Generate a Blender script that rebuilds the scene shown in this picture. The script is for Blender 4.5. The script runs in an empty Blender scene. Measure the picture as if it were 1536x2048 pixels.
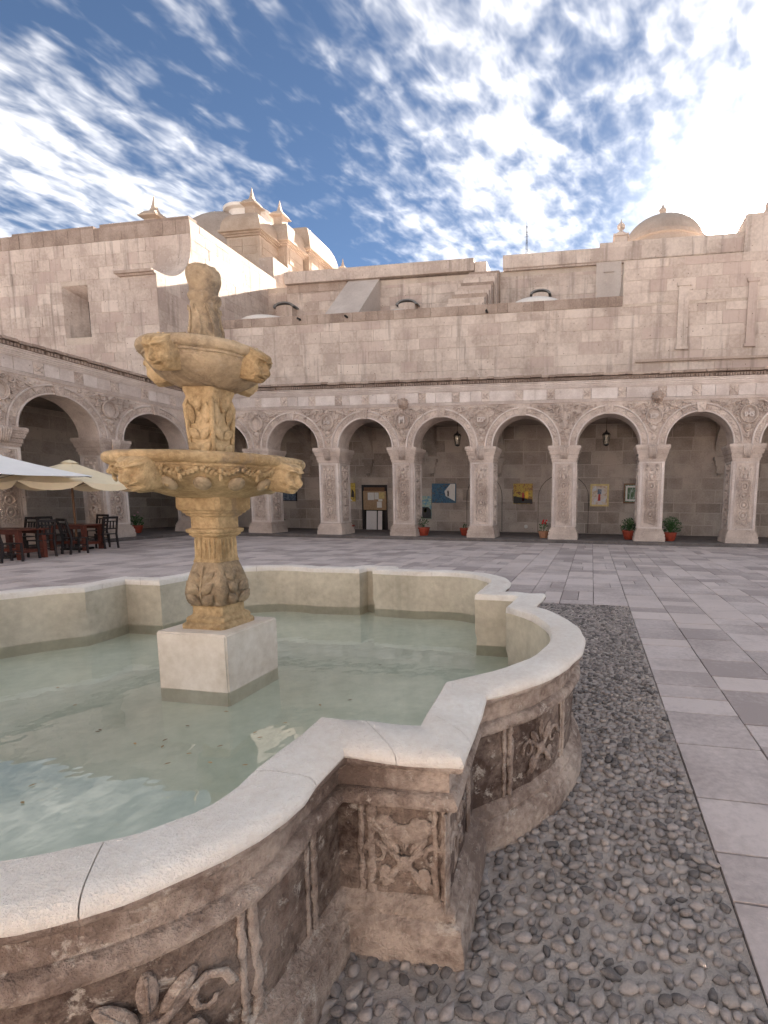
import bpy, bmesh, math, random
from mathutils import Vector, Matrix, noise
random.seed(7)
R = random.Random(11)
PI = math.pi
sc = bpy.context.scene
COL = sc.collection

# ------------------------------------------------------------------ camera
CAM_F, CAM_CX, CAM_CY = 973.80, 1013.22, 1114.52          # pixels of the 1536x2048 photograph
CM = Matrix(((0.9851430, 0.1715263, 0.0084860), (0.0281900, -0.1127686, -0.9932213), (-0.1694066, 0.9787042, -0.1159285)))
EYE = Vector((0, 0, 1.6))
cam = bpy.data.cameras.new('camera')
cam.sensor_fit = 'VERTICAL'; cam.sensor_height = 24.0
cam.lens = 24.0*CAM_F/2048
cam.shift_x = (768-CAM_CX)/2048; cam.shift_y = (CAM_CY-1024)/2048
cam.clip_start = 0.05; cam.clip_end = 2000
co = bpy.data.objects.new('camera', cam); COL.objects.link(co)
rows = (CM[0], -CM[1], -CM[2])
m4 = Matrix.Identity(4)
for c in range(3):
    for r in range(3): m4[r][c] = rows[c][r]
m4.translation = EYE
co.matrix_world = m4
sc.camera = co

def ray(px, py): return CM.transposed() @ Vector((px-CAM_CX, py-CAM_CY, CAM_F))
def at_z(px, py, z=0.0): d = ray(px, py); return EYE + d*((z-EYE.z)/d.z)
def at_y(px, py, y): d = ray(px, py); return EYE + d*(y/d.y)

# ------------------------------------------------------------------ sky, sun, exposure
SUN = ray(1455, 446).normalized()
EL = math.asin(SUN.z); AZ = math.atan2(SUN.x, SUN.y)
w = bpy.data.worlds.new('World'); sc.world = w; w.use_nodes = True
wt = w.node_tree; wt.nodes.clear()
class NT:
    def __init__(s, t): s.t = t
    def n(s, typ, **k):
        nd = s.t.nodes.new(typ)
        for a, b in k.items():
            setattr(nd, a, b)
        return nd
    def l(s, a, b): s.t.links.new(a, b)
    def val(s, v, sock):
        if isinstance(v, (int, float)): sock.default_value = v
        elif isinstance(v, (tuple, list)): sock.default_value = v
        else: s.l(v, sock)
    def math(s, op, a, b=0.0, c=None, clamp=False):
        nd = s.n('ShaderNodeMath', operation=op, use_clamp=clamp); s.val(a, nd.inputs[0]); s.val(b, nd.inputs[1])
        if c is not None: s.val(c, nd.inputs[2])
        return nd.outputs[0]
    def mix(s, f, a, b, mode='MIX'):
        nd = s.n('ShaderNodeMix', data_type='RGBA', blend_type=mode); s.val(f, nd.inputs[0]); s.val(a, nd.inputs[6]); s.val(b, nd.inputs[7]); return nd.outputs[2]
    def noise(s, vec, scale, detail=4, rough=.55, dist=0.0):
        nd = s.n('ShaderNodeTexNoise'); s.l(vec, nd.inputs['Vector']); nd.inputs['Scale'].default_value = scale; nd.inputs['Detail'].default_value = detail; nd.inputs['Roughness'].default_value = rough; nd.inputs['Distortion'].default_value = dist; return nd.outputs[0]
    def ramp(s, f, stops, interp='LINEAR'):
        nd = s.n('ShaderNodeValToRGB'); cr = nd.color_ramp; cr.interpolation = interp
        while len(cr.elements) < len(stops): cr.elements.new(.5)
        for e, (p, c) in zip(cr.elements, stops): e.position = p; e.color = c if len(c) == 4 else (*c, 1)
        s.l(f, nd.inputs[0]); return nd.outputs[0]
    def maprange(s, v, a, b, c=0.0, d=1.0, smooth=True):
        nd = s.n('ShaderNodeMapRange'); nd.interpolation_type = 'SMOOTHSTEP' if smooth else 'LINEAR'; s.val(v, nd.inputs[0])
        for i, x in enumerate((a, b, c, d)): nd.inputs[i+1].default_value = x
        return nd.outputs[0]
W = NT(wt)
tc = W.n('ShaderNodeTexCoord')
sep = W.n('ShaderNodeSeparateXYZ'); W.l(tc.outputs['Generated'], sep.inputs[0])
sky = W.n('ShaderNodeTexSky'); sky.sky_type = 'NISHITA'; sky.sun_disc = False
sky.sun_elevation = EL; sky.sun_rotation = AZ; sky.altitude = 2300; sky.air_density = 1.0; sky.dust_density = 0.05; sky.ozone_density = 2.2
zc = W.math('MAXIMUM', sep.outputs[2], 0.03)
zz = W.math('ADD', zc, 0.06)
qx = W.math('DIVIDE', sep.outputs[0], zz); qy = W.math('DIVIDE', sep.outputs[1], zz)
ca, sa = math.cos(.30), math.sin(.30)
u = W.math('SUBTRACT', W.math('MULTIPLY', qx, ca), W.math('MULTIPLY', qy, sa))
v = W.math('ADD', W.math('MULTIPLY', qx, sa), W.math('MULTIPLY', qy, ca))
def uv(su, sv, ou=0.0, ov=0.0):
    c = W.n('ShaderNodeCombineXYZ'); W.l(W.math('MULTIPLY_ADD', u, su, ou), c.inputs[0]); W.l(W.math('MULTIPLY_ADD', v, sv, ov), c.inputs[1]); return c.outputs[0]
cov = W.noise(uv(1.25, .42, 14.2, 8.3), 1.0, 2, .5)
mid = W.noise(uv(3.2, 2.1, 9.0, 2.0), 1.0, 6, .62, .3)
puf = W.noise(uv(17., 11.5, 1.0, 4.0), 1.0, 3, .55, .25)
den = W.math('ADD', W.math('MULTIPLY', cov, 1.05), W.math('ADD', W.math('MULTIPLY', mid, .62), W.math('MULTIPLY', puf, .62)))
mask = W.maprange(den, .92, 1.66)
mask = W.math('MULTIPLY', mask, W.maprange(sep.outputs[2], -.02, .10))
# brightness round the sun (aureole of a hazy, thinly veiled sun)
vd = W.n('ShaderNodeVectorMath', operation='DOT_PRODUCT'); W.l(tc.outputs['Generated'], vd.inputs[0]); vd.inputs[1].default_value = SUN
dt = W.math('MAXIMUM', vd.outputs['Value'], 0.0)
g1 = W.math('MULTIPLY', W.math('POWER', dt, 14.0), .006)
g2 = W.math('MULTIPLY', W.math('POWER', dt, 160.0), .14)
g3 = W.math('MULTIPLY', W.math('POWER', dt, 1000.0), 6.0)
g4 = W.math('MULTIPLY', W.math('POWER', dt, 6000.0), 300.0)
glow = W.math('ADD', W.math('ADD', g1, g2), W.math('ADD', g3, g4))
SKY_S = 0.05
CLOUD = .19
blue = W.n('ShaderNodeVectorMath', operation='SCALE'); W.l(sky.outputs[0], blue.inputs[0]); blue.inputs['Scale'].default_value = .165
cl = W.n('ShaderNodeVectorMath', operation='SCALE'); cl.inputs[0].default_value = (CLOUD/SKY_S, CLOUD*.95/SKY_S, CLOUD*.885/SKY_S)
W.l(W.math('ADD', W.math('MULTIPLY', puf, .75), W.math('MULTIPLY_ADD', glow, .25, .66)), cl.inputs['Scale'])
mixed = W.mix(W.math('MULTIPLY', mask, .93), blue.outputs[0], cl.outputs[0])
gl = W.n('ShaderNodeVectorMath', operation='SCALE'); gl.inputs[0].default_value = (1/SKY_S, .96/SKY_S, .88/SKY_S); W.l(glow, gl.inputs['Scale'])
tot = W.mix(1.0, mixed, gl.outputs[0], 'ADD')
bg = W.n('ShaderNodeBackground'); W.l(tot, bg.inputs[0]); bg.inputs[1].default_value = SKY_S
wo = W.n('ShaderNodeOutputWorld'); W.l(bg.outputs[0], wo.inputs[0])

sun = bpy.data.lights.new('sun', 'SUN'); sun.energy = 2.1; sun.angle = math.radians(.5); sun.color = (1.0, .93, .83)
so = bpy.data.objects.new('sun', sun); COL.objects.link(so)
so.rotation_euler = SUN.to_track_quat('Z', 'Y').to_euler(); so.location = (10, 40, 30)
sc.view_settings.view_transform = 'Standard'; sc.view_settings.look = 'None'
sc.view_settings.exposure = 3.95; sc.view_settings.gamma = 1.0; sc.view_settings.use_curve_mapping = False
sc.cycles.max_bounces = 8; sc.cycles.diffuse_bounces = 5; sc.cycles.transparent_max_bounces = 12

# ------------------------------------------------------------------ materials
def base_mat(name):
    m = bpy.data.materials.new(name); m.use_nodes = True; t = NT(m.node_tree)
    b = m.node_tree.nodes['Principled BSDF']; return m, t, b
def stone(name, dark, light, scale=2.0, fine=22.0, bump=.25, rough=.9, rnd=.25, pits=0.0, stain=None, stain_amt=.5, streak=0.0, pale=None, pale_amt=0.0, hue=None, con=.14):
    m, t, b = base_mat(name)
    g = t.n('ShaderNodeNewGeometry'); P = g.outputs['Position']
    n1 = t.noise(P, scale, 5, .6); n2 = t.noise(P, fine, 6, .65)
    f = t.math('ADD', t.math('MULTIPLY', n1, .6), t.math('MULTIPLY', n2, .4))
    if rnd:
        oi = t.n('ShaderNodeObjectInfo'); at = t.n('ShaderNodeAttribute', attribute_name='tint')
        rr = t.math('FRACT', t.math('ADD', oi.outputs['Random'], at.outputs['Fac']))
        f = t.math('ADD', f, t.math('MULTIPLY', t.math('SUBTRACT', rr, .5), rnd))
    col = t.ramp(f, [(.5-con, dark), (.5+con, light)])
    if hue is not None and rnd:
        col = t.mix(t.maprange(t.math('FRACT', t.math('MULTIPLY', rr, 7.31)), .6, 1.0, 0, .7), col, (*hue, 1))
    if stain:
        n3 = t.noise(P, scale*.9, 7, .7, .6)
        col = t.mix(t.maprange(n3, .54, .72, 0, stain_amt), col, (*stain, 1))
    if streak:
        mp = t.n('ShaderNodeMapping'); mp.inputs['Scale'].default_value = (2.2, 2.2, .16); t.l(P, mp.inputs[0])
        n4 = t.noise(mp.outputs[0], 1.6, 5, .6)
        col = t.mix(t.maprange(n4, .52, .72, 0, streak), col, tuple(x*.55 for x in dark)+(1,))
    if pale:
        n5 = t.noise(P, fine*.55, 6, .75, .4)
        col = t.mix(t.maprange(n5, .56, .66, 0, pale_amt), col, (*pale, 1))
    hgt = t.math('ADD', t.math('MULTIPLY', n2, .6), t.math('MULTIPLY', t.noise(P, fine*4, 3, .6), .25))
    if pits:
        vo = t.n('ShaderNodeTexVoronoi'); vo.inputs['Scale'].default_value = 3.2; vo.inputs['Randomness'].default_value = 1; t.l(P, vo.inputs['Vector'])
        pt = t.maprange(vo.outputs['Distance'], .045, .09)
        col = t.mix(t.math('MULTIPLY', t.math('SUBTRACT', 1.0, pt), pits), col, (dark[0]*.25, dark[1]*.22, dark[2]*.22, 1))
        hgt = t.math('ADD', hgt, t.math('MULTIPLY', pt, .5))
    t.l(col, b.inputs['Base Color']); b.inputs['Roughness'].default_value = rough; b.inputs['Specular IOR Level'].default_value = .25
    bp = t.n('ShaderNodeBump'); bp.inputs['Strength'].default_value = bump; bp.inputs['Distance'].default_value = .03; t.l(hgt, bp.inputs['Height']); t.l(bp.outputs[0], b.inputs['Normal'])
    return m
def plain(name, c, rough=.6, var=.15, metal=0.0, scale=12.0, bump=.05, spec=.4):
    m, t, b = base_mat(name)
    g = t.n('ShaderNodeNewGeometry'); n1 = t.noise(g.outputs['Position'], scale, 4, .6)
    oi = t.n('ShaderNodeObjectInfo')
    n1 = t.math('ADD', n1, t.math('MULTIPLY', t.math('SUBTRACT', oi.outputs['Random'], .5), .25))
    col = t.ramp(n1, [(.3, tuple(x*(1-var) for x in c)), (.7, tuple(min(1, x*(1+var)) for x in c))])
    t.l(col, b.inputs['Base Color']); b.inputs['Roughness'].default_value = rough; b.inputs['Metallic'].default_value = metal; b.inputs['Specular IOR Level'].default_value = spec
    if bump:
        bp = t.n('ShaderNodeBump'); bp.inputs['Strength'].default_value = bump; bp.inputs['Distance'].default_value = .02; t.l(t.noise(g.outputs['Position'], scale*5, 4, .6), bp.inputs['Height']); t.l(bp.outputs[0], b.inputs['Normal'])
    return m
MT = {}
MT['sillar'] = stone('sillar_carved', (.38, .30, .255), (.68, .575, .505), 1.6, 26, .5, rnd=.12, stain=(.24, .185, .16), stain_amt=.45)
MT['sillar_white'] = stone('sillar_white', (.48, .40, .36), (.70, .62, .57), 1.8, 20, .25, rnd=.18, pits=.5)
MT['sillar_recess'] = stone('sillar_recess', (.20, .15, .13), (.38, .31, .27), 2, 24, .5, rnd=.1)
MT['wall'] = stone('church_ashlar', (.41, .325, .275), (.62, .52, .45), .7, 9, .35, rnd=.13, pits=.85, con=.11, streak=.65, hue=(.45, .345, .30), stain=(.30, .225, .185), stain_amt=.5)
MT['wall_joint'] = stone('church_mortar', (.40, .32, .26), (.60, .50, .42), .8, 18, .3, rnd=0, streak=.3)
MT['wall_dark'] = stone('weathered_coping_stone', (.24, .175, .14), (.44, .345, .285), .9, 14, .4, rnd=.2, pits=.6, streak=.3)
MT['render'] = stone('smooth_render', (.42, .35, .31), (.56, .49, .44), .7, 12, .12, rnd=0, streak=.15)
MT['tower'] = stone('tower_ashlar', (.33, .25, .19), (.50, .395, .315), .8, 14, .3, rnd=.2)
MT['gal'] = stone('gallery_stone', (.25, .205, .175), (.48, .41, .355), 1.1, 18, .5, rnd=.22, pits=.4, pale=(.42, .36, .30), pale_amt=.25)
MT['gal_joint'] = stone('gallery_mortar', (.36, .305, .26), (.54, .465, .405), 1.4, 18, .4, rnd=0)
MT['slab'] = stone('paving_stone', (.37, .315, .30), (.60, .525, .50), 1.3, 22, .2, rough=.75, rnd=.24, hue=(.62, .535, .50), stain=(.30, .255, .245), stain_amt=.55, con=.12)
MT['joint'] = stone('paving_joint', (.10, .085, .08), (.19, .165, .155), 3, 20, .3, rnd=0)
MT['mortar'] = stone('cobble_mortar', (.40, .35, .315), (.62, .545, .495), 3, 36, .9, rnd=0)
MT['cobble'] = stone('river_cobble', (.14, .126, .12), (.39, .345, .325), 7, 60, .4, rough=.8, rnd=.26, hue=(.44, .39, .355))
MT['rim'] = stone('limewashed_coping', (.72, .65, .58), (.88, .84, .78), 2.0, 38, .7, rnd=0, stain=(.50, .40, .32), stain_amt=.35, pale=(.62, .53, .45), pale_amt=.2)
MT['inner'] = stone('basin_plaster', (.42, .37, .29), (.66, .60, .49), 1.3, 14, .2, rnd=0, streak=.22)
MT['floor'] = stone('basin_floor', (.60, .64, .55), (.84, .85, .76), 1.1, 9, .1, rnd=0, stain=(.52, .56, .47), stain_amt=.4)
MT['block'] = stone('plinth_plaster', (.60, .52, .43), (.82, .75, .67), 2.2, 16, .12, rnd=0)
MT['basin'] = stone('basin_brown_stone', (.085, .055, .044), (.32, .245, .20), 2.4, 24, 1.0, rnd=0, stain=(.17, .085, .06), stain_amt=.75, pale=(.52, .46, .40), pale_amt=.85, streak=.4, con=.085)
MT['basin_light'] = stone('basin_moulding_stone', (.22, .16, .13), (.54, .44, .37), 2.4, 24, 1.0, rnd=0, stain=(.17, .115, .09), stain_amt=.6, pale=(.60, .53, .46), pale_amt=.7, streak=.35, con=.085)
MT['broken'] = stone('broken_stone', (.22, .15, .12), (.52, .40, .33), 6, 40, 1.0, rnd=0)
MT['ochre'] = stone('ochre_stone', (.36, .245, .125), (.68, .505, .295), 3.4, 30, .9, rnd=.1, con=.10, stain=(.25, .19, .135), stain_amt=.85, streak=.35)
MT['ochre_dark'] = stone('ochre_weathered', (.27, .20, .13), (.58, .45, .30), 3.8, 28, .9, rnd=.1, stain=(.16, .125, .095), stain_amt=.85, pale=(.55, .46, .36), pale_amt=.4, streak=.35)
MT['wood'] = plain('red_wood', (.115, .03, .018), .4, .35, scale=9)
MT['dark_wood'] = plain('dark_wood', (.018, .013, .013), .45, .3)
MT['brown_wood'] = plain('brown_wood', (.16, .08, .04), .6, .3)
MT['void'] = plain('dark_opening', (.02, .016, .014), .9, .2)
MT['white_cloth'] = plain('white_canvas', (.88, .88, .87), .8, .03, scale=3)
MT['cream_cloth'] = plain('cream_canvas', (.84, .73, .52), .8, .05, scale=3)
MT['terracotta_red'] = plain('red_clay', (.30, .05, .025), .45, .25)
MT['terracotta'] = plain('orange_clay', (.38, .19, .11), .7, .2)
MT['soil'] = plain('soil', (.04, .03, .02), .95, .3)
MT['leaf'] = plain('leaf', (.035, .085, .022), .55, .45, scale=30, bump=0)
MT['dry_leaf'] = plain('dry_leaf', (.34, .24, .12), .8, .5, scale=3, bump=0)
MT['red_flower'] = plain('red_petal', (.55, .02, .02), .5, .2, bump=0)
MT['pink_flower'] = plain('pink_petal', (.65, .35, .40), .5, .3, bump=0)
MT['iron'] = plain('black_iron', (.02, .018, .017), .5, .2, .4)
MT['grey_iron'] = plain('galvanised', (.22, .21, .21), .5, .2, .6)
MT['gold'] = plain('gilt_frame', (.55, .43, .19), .4, .2)
MT['paper'] = plain('paper', (.68, .66, .62), .8, .06)
MT['card'] = plain('cardboard', (.33, .22, .13), .85, .2)
MT['white_board'] = plain('white_board', (.66, .62, .60), .7, .05)
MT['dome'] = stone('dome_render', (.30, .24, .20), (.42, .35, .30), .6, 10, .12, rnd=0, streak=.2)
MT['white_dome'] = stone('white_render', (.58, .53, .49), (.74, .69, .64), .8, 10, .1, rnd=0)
MT['lead'] = plain('grey_lead', (.17, .165, .16), .7, .2)
m, t, b = base_mat('lantern_glass'); b.inputs['Base Color'].default_value = (.35, .30, .22, 1); b.inputs['Roughness'].default_value = .15; b.inputs['Alpha'].default_value = .55; MT['glass'] = m
# water: clear, slightly green, mirror by Fresnel
m = bpy.data.materials.new('water'); m.use_nodes = True; t = NT(m.node_tree); m.node_tree.nodes.clear()
tr = t.n('ShaderNodeBsdfTransparent'); tr.inputs[0].default_value = (.96, .985, .94, 1)
gs = t.n('ShaderNodeBsdfGlossy'); gs.inputs['Roughness'].default_value = .015; gs.inputs[0].default_value = (1, 1, 1, 1)
fr = t.n('ShaderNodeFresnel'); fr.inputs[0].default_value = 1.36
ge = t.n('ShaderNodeNewGeometry'); bp = t.n('ShaderNodeBump'); bp.inputs['Strength'].default_value = .035; bp.inputs['Distance'].default_value = .05
t.l(t.noise(ge.outputs['Position'], 5, 2, .5), bp.inputs['Height']); t.l(bp.outputs[0], gs.inputs['Normal']); t.l(bp.outputs[0], fr.inputs['Normal'])
ms = t.n('ShaderNodeMixShader'); t.l(t.math('MULTIPLY', fr.outputs[0], 1.25, clamp=True), ms.inputs[0]); t.l(tr.outputs[0], ms.inputs[1]); t.l(gs.outputs[0], ms.inputs[2])
mo = t.n('ShaderNodeOutputMaterial'); t.l(ms.outputs[0], mo.inputs[0]); MT['water'] = m
def painting_mat(name, stops, scale, stretch=(1, 1, 1)):
    m, t, b = base_mat(name); g = t.n('ShaderNodeNewGeometry'); mp = t.n('ShaderNodeMapping'); mp.inputs['Scale'].default_value = stretch; t.l(g.outputs['Position'], mp.inputs[0])
    n1 = t.noise(mp.outputs[0], scale, 5, .7, .8); col = t.ramp(n1, stops)
    t.l(col, b.inputs['Base Color']); b.inputs['Roughness'].default_value = .5; return m

# ------------------------------------------------------------------ mesh helpers
class MB:
    def __init__(s): s.v = []; s.f = []
    def add(s, vs, fs):
        o = len(s.v); s.v += [tuple(x) for x in vs]; s.f += [tuple(i+o for i in f) for f in fs]; return s
    def box(s, x0, x1, y0, y1, z0, z1, M=None):
        vs = [Vector(p) for p in ((x0,y0,z0),(x1,y0,z0),(x1,y1,z0),(x0,y1,z0),(x0,y0,z1),(x1,y0,z1),(x1,y1,z1),(x0,y1,z1))]
        if M is not None: vs = [M @ p for p in vs]
        return s.add(vs, [(0,3,2,1),(4,5,6,7),(0,1,5,4),(1,2,6,5),(2,3,7,6),(3,0,4,7)])
    def bar(s, a, b, wd, dp=None, up=(0,0,1)):
        a = Vector(a); b = Vector(b); d = b-a; L = d.length
        if L < 1e-6: return s
        dp = dp or wd; z = d/L; x = Vector(up).cross(z)
        if x.length < 1e-4: x = Vector((1,0,0)).cross(z)
        x.normalize(); y = z.cross(x)
        vs = []
        for e in (a, b):
            for sx, sy in ((-1,-1),(1,-1),(1,1),(-1,1)): vs.append(e + x*sx*wd/2 + y*sy*dp/2)
        return s.add(vs, [(0,3,2,1),(4,5,6,7),(0,1,5,4),(1,2,6,5),(2,3,7,6),(3,0,4,7)])
    def tube(s, pts, rad, seg=6, cap=True):
        pts = [Vector(p) for p in pts]; n = len(pts); rings = []
        rr = rad if isinstance(rad, (list, tuple)) else [rad]*n
        o = len(s.v); prev = None
        for i, p in enumerate(pts):
            d = (pts[min(i+1, n-1)]-pts[max(i-1, 0)])
            d = d.normalized() if d.length > 1e-9 else Vector((0,0,1))
            if prev is None:
                x = Vector((0,0,1)).cross(d)
                if x.length < .05: x = Vector((0,1,0)).cross(d)
            else: x = prev - d*prev.dot(d)
            if x.length < 1e-6: x = d.orthogonal()
            x.normalize(); prev = x; y = d.cross(x)
            for k in range(seg):
                a = 2*PI*k/seg; s.v.append(tuple(p + (x*math.cos(a)+y*math.sin(a))*rr[i]))
        for i in range(n-1):
            for k in range(seg):
                k2 = (k+1) % seg; s.f.append((o+i*seg+k, o+i*seg+k2, o+(i+1)*seg+k2, o+(i+1)*seg+k))
        if cap:
            s.f.append(tuple(o+k for k in reversed(range(seg)))); s.f.append(tuple(o+(n-1)*seg+k for k in range(seg)))
        return s
    def lathe(s, prof, seg=32, c=(0,0), rot=0.0, power=None, closed=False):
        o = len(s.v); n = len(prof)
        for r, z in prof:
            for k in range(seg):
                a = rot + 2*PI*k/seg
                x, y = math.cos(a), math.sin(a)
                q = 1.0
                if power: q = 1/((abs(x)**power+abs(y)**power)**(1/power))
                s.v.append((c[0]+r*q*x, c[1]+r*q*y, z))
        for i in range(n-1):
            for k in range(seg):
                k2 = (k+1) % seg; s.f.append((o+i*seg+k, o+i*seg+k2, o+(i+1)*seg+k2, o+(i+1)*seg+k))
        if prof[0][0] > 1e-4: s.f.append(tuple(o+k for k in reversed(range(seg))))
        if prof[-1][0] > 1e-4: s.f.append(tuple(o+(n-1)*seg+k for k in range(seg)))
        return s
    def blob(s, c, r, seg=8, rings=5, M=None):
        c = Vector(c); r = Vector(r) if not isinstance(r, (int, float)) else Vector((r, r, r)); o = len(s.v)
        vs = [Vector((0,0,r.z))]
        for i in range(1, rings):
            th = PI*i/rings
            for k in range(seg): a = 2*PI*k/seg; vs.append(Vector((r.x*math.sin(th)*math.cos(a), r.y*math.sin(th)*math.sin(a), r.z*math.cos(th))))
        vs.append(Vector((0,0,-r.z)))
        if M is not None: vs = [M @ p for p in vs]
        s.v += [tuple(c+p) for p in vs]; L = o+len(vs)-1
        for k in range(seg):
            k2 = (k+1) % seg; s.f.append((o, o+1+k, o+1+k2)); s.f.append((L, o+1+(rings-2)*seg+k2, o+1+(rings-2)*seg+k))
            for i in range(rings-2): s.f.append((o+1+i*seg+k, o+1+(i+1)*seg+k, o+1+(i+1)*seg+k2, o+1+i*seg+k2))
        return s
    def extrude_poly(s, poly, f0, f1):
        n = len(poly); o = len(s.v)
        s.v += [tuple(f0(p)) for p in poly] + [tuple(f1(p)) for p in poly]
        s.f.append(tuple(o+i for i in range(n))); s.f.append(tuple(o+n+i for i in reversed(range(n))))
        for i in range(n): j = (i+1) % n; s.f.append((o+i, o+n+i, o+n+j, o+j))
        return s
    def mesh(s, name, smooth=False, fix=True, ang=None):
        me = bpy.data.meshes.new(name); me.from_pydata(s.v, [], s.f); me.update()
        if fix:
            bm = bmesh.new(); bm.from_mesh(me); bmesh.ops.recalc_face_normals(bm, faces=bm.faces); bm.to_mesh(me); bm.free()
        if smooth:
            me.polygons.foreach_set('use_smooth', [True]*len(me.polygons))
            if ang: me.set_sharp_from_angle(angle=math.radians(ang))
        return me
    def xf(s, M): s.v = [tuple(M @ Vector(p)) for p in s.v]; return s
def link(name, data, mat=None, parent=None, loc=None, rot=None, scale=None):
    o = bpy.data.objects.new(name, data); COL.objects.link(o)
    if data is not None and mat is not None and not data.materials: data.materials.append(MT[mat] if isinstance(mat, str) else mat)
    if parent: o.parent = parent
    if loc is not None: o.location = loc
    if rot is not None: o.rotation_euler = rot
    if scale is not None: o.scale = scale
    return o
def part(name, mb, mat, parent, smooth=False, ang=40, loc=None, rot=None, kind=None):
    o = link(name, mb.mesh(name, smooth, True, ang), mat, parent, loc, rot)
    if kind: o['kind'] = kind
    return o
def tag(o, label=None, cat=None, group=None, kind=None):
    if label: o['label'] = label
    if cat: o['category'] = cat
    if group: o['group'] = group
    if kind: o['kind'] = kind
    return o
def thing(name, label, cat, loc=(0,0,0), rotz=0.0, group=None):
    return tag(link(name, None, None, None, loc, (0,0,rotz)), label, cat, group)
def copy_tree(o, parent=None):
    c = o.copy(); COL.objects.link(c)
    if parent: c.parent = parent
    for ch in list(o.children): copy_tree(ch, c)
    return c
# chamfered unit block shared by all ashlar and slabs
def unit_block(seed, ch=.014):
    rr = random.Random(seed); bm = bmesh.new(); bmesh.ops.create_cube(bm, size=1.0)
    bmesh.ops.bevel(bm, geom=bm.edges[:], offset=ch, segments=1, affect='EDGES', clamp_overlap=True)
    for vv in bm.verts: vv.co += Vector((rr.uniform(-.006,.006), rr.uniform(-.006,.006), rr.uniform(-.006,.006)))
    me = bpy.data.meshes.new('block'); bm.to_mesh(me); bm.free(); return me
BLK = {}
def block(mat, k):
    key = (mat, k % 5)
    if key not in BLK:
        me = unit_block(k % 5); me.materials.append(MT[mat]); BLK[key] = me
    return BLK[key]
def stone_field(parent, rects, mat, frame, name='stone', depth=.12, proud=.02, limit=300, rough=.012, mats=None, near=None):
    """rects: (u0,u1,v0,v1); frame(u,v,d)->world, u/v axes horizontal/up; one object per stone, the rest joined"""
    o0 = frame(0, 0, 0); U = (frame(1, 0, 0)-o0); V = (frame(0, 1, 0)-o0); N = (frame(0, 0, 1)-o0)
    rot = Matrix((U, V, N)).transposed().to_euler()
    if near: rects = sorted(rects, key=near)
    rest = MB(); tints = []
    for k, (u0, u1, v0, v1) in enumerate(rects):
        pr = proud + R.uniform(-rough, rough)
        c = frame((u0+u1)/2, (v0+v1)/2, pr-depth/2)
        mt = mats((u0+u1)/2, (v0+v1)/2) if mats else mat
        if k < limit:
            link(name, block(mt, R.randrange(5)), None, parent, c, rot, (u1-u0, v1-v0, depth))
        else:
            M = Matrix.Translation(c) @ rot.to_matrix().to_4x4() @ Matrix.Diagonal((u1-u0, v1-v0, depth, 1))
            b0 = block(mat, R.randrange(5)); o = len(rest.v)
            rest.v += [tuple(M @ q.co) for q in b0.vertices]; fs = [tuple(o+i for i in p.vertices) for p in b0.polygons]; rest.f += fs; tints += [R.random()]*len(b0.vertices)
    if rest.v:
        me = rest.mesh(name+'_mass', fix=False); a = me.attributes.new('tint', 'FLOAT', 'POINT'); a.data.foreach_set('value', tints)
        ob = link(name+'_mass', me, mat, parent); ob['kind'] = 'stuff'
def courses(u0, u1, v0, v1, hmin, hmax, wmin, wmax, gap=.012, holes=()):
    out = []; v = v0
    while v < v1-.05:
        h = min(R.uniform(hmin, hmax), v1-v)
        if v1-v-h < .15: h = v1-v
        uu = u0 - R.uniform(0, wmin)
        while uu < u1-.02:
            wd = R.uniform(wmin, wmax); a, b_ = max(uu, u0), min(uu+wd, u1)
            if u1-b_ < .2: b_ = u1; wd = 99
            if b_-a > .06:
                segs = [(a, b_)]
                for (ha, hb, hc, hd) in holes:
                    ns = []
                    for (p, q) in segs:
                        if q <= ha or p >= hb or v+h <= hc or v >= hd: ns.append((p, q))
                        else:
                            if ha-p > .06: ns.append((p, ha))
                            if q-hb > .06: ns.append((hb, q))
                    segs = ns
                out += [(p+gap/2, q-gap/2, v+gap/2, v+h-gap/2) for p, q in segs]
            uu += wd
        v += h
    return out

# ------------------------------------------------------------------ ground
mb = MB(); mb.add([(-300,-300,-.09),(300,-300,-.09),(300,300,-.09),(-300,300,-.09)], [(0,1,2,3)])
tag(link('ground', mb.mesh('ground'), 'slab'), kind='structure')
D = 18.89                      # front plane of the back arcade piers
LX = -17.2                     # front plane of the left arcade
CX, CY = -2.63, 3.04           # fountain axis
BX, BY = CX, CY-.14            # centre of the basin outline
COBX = .602; STRIP = .533
# paving: a bedding sheet and slabs laid in strips running away from the camera
mb = MB(); mb.box(-17.1, 12, -14, D-.36, -.06, -.022)
pave = tag(link('courtyard_paving', mb.mesh('courtyard_paving'), 'joint'), kind='structure')
COB = (-6.1, COBX, -1.35, 7.58)        # cobbled square round the fountain
rects = []
i0 = -34
for i in range(i0, 22):
    x0 = COBX + STRIP*i; x1 = x0+STRIP
    y = -9.0 - R.random()*.6
    while y < D-.45:
        L = R.choice((.28, .36, .45, .52, .6, .72, .85))*R.uniform(.92, 1.08); y1 = min(y+L, D-.38)
        a, b_ = y, y1
        if x0 < COB[1]-.02 and x1 > COB[0]+.02:
            if b_ > COB[2] and a < COB[3]:
                if a < COB[2] and b_ > COB[2]: b_ = COB[2]
                elif b_ > COB[3] and a < COB[3]: a = COB[3]
                else: a = b_
        if b_-a > .08 and x1 > -17.05:
            if R.random() < .22 and b_-a > .34: 
                xm = x0+STRIP*R.uniform(.4, .6); rects += [(x0, xm, a, b_), (xm, x1, a, b_)]
            else: rects.append((x0, x1, a, b_))
        y = y1
g = .0055
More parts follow.
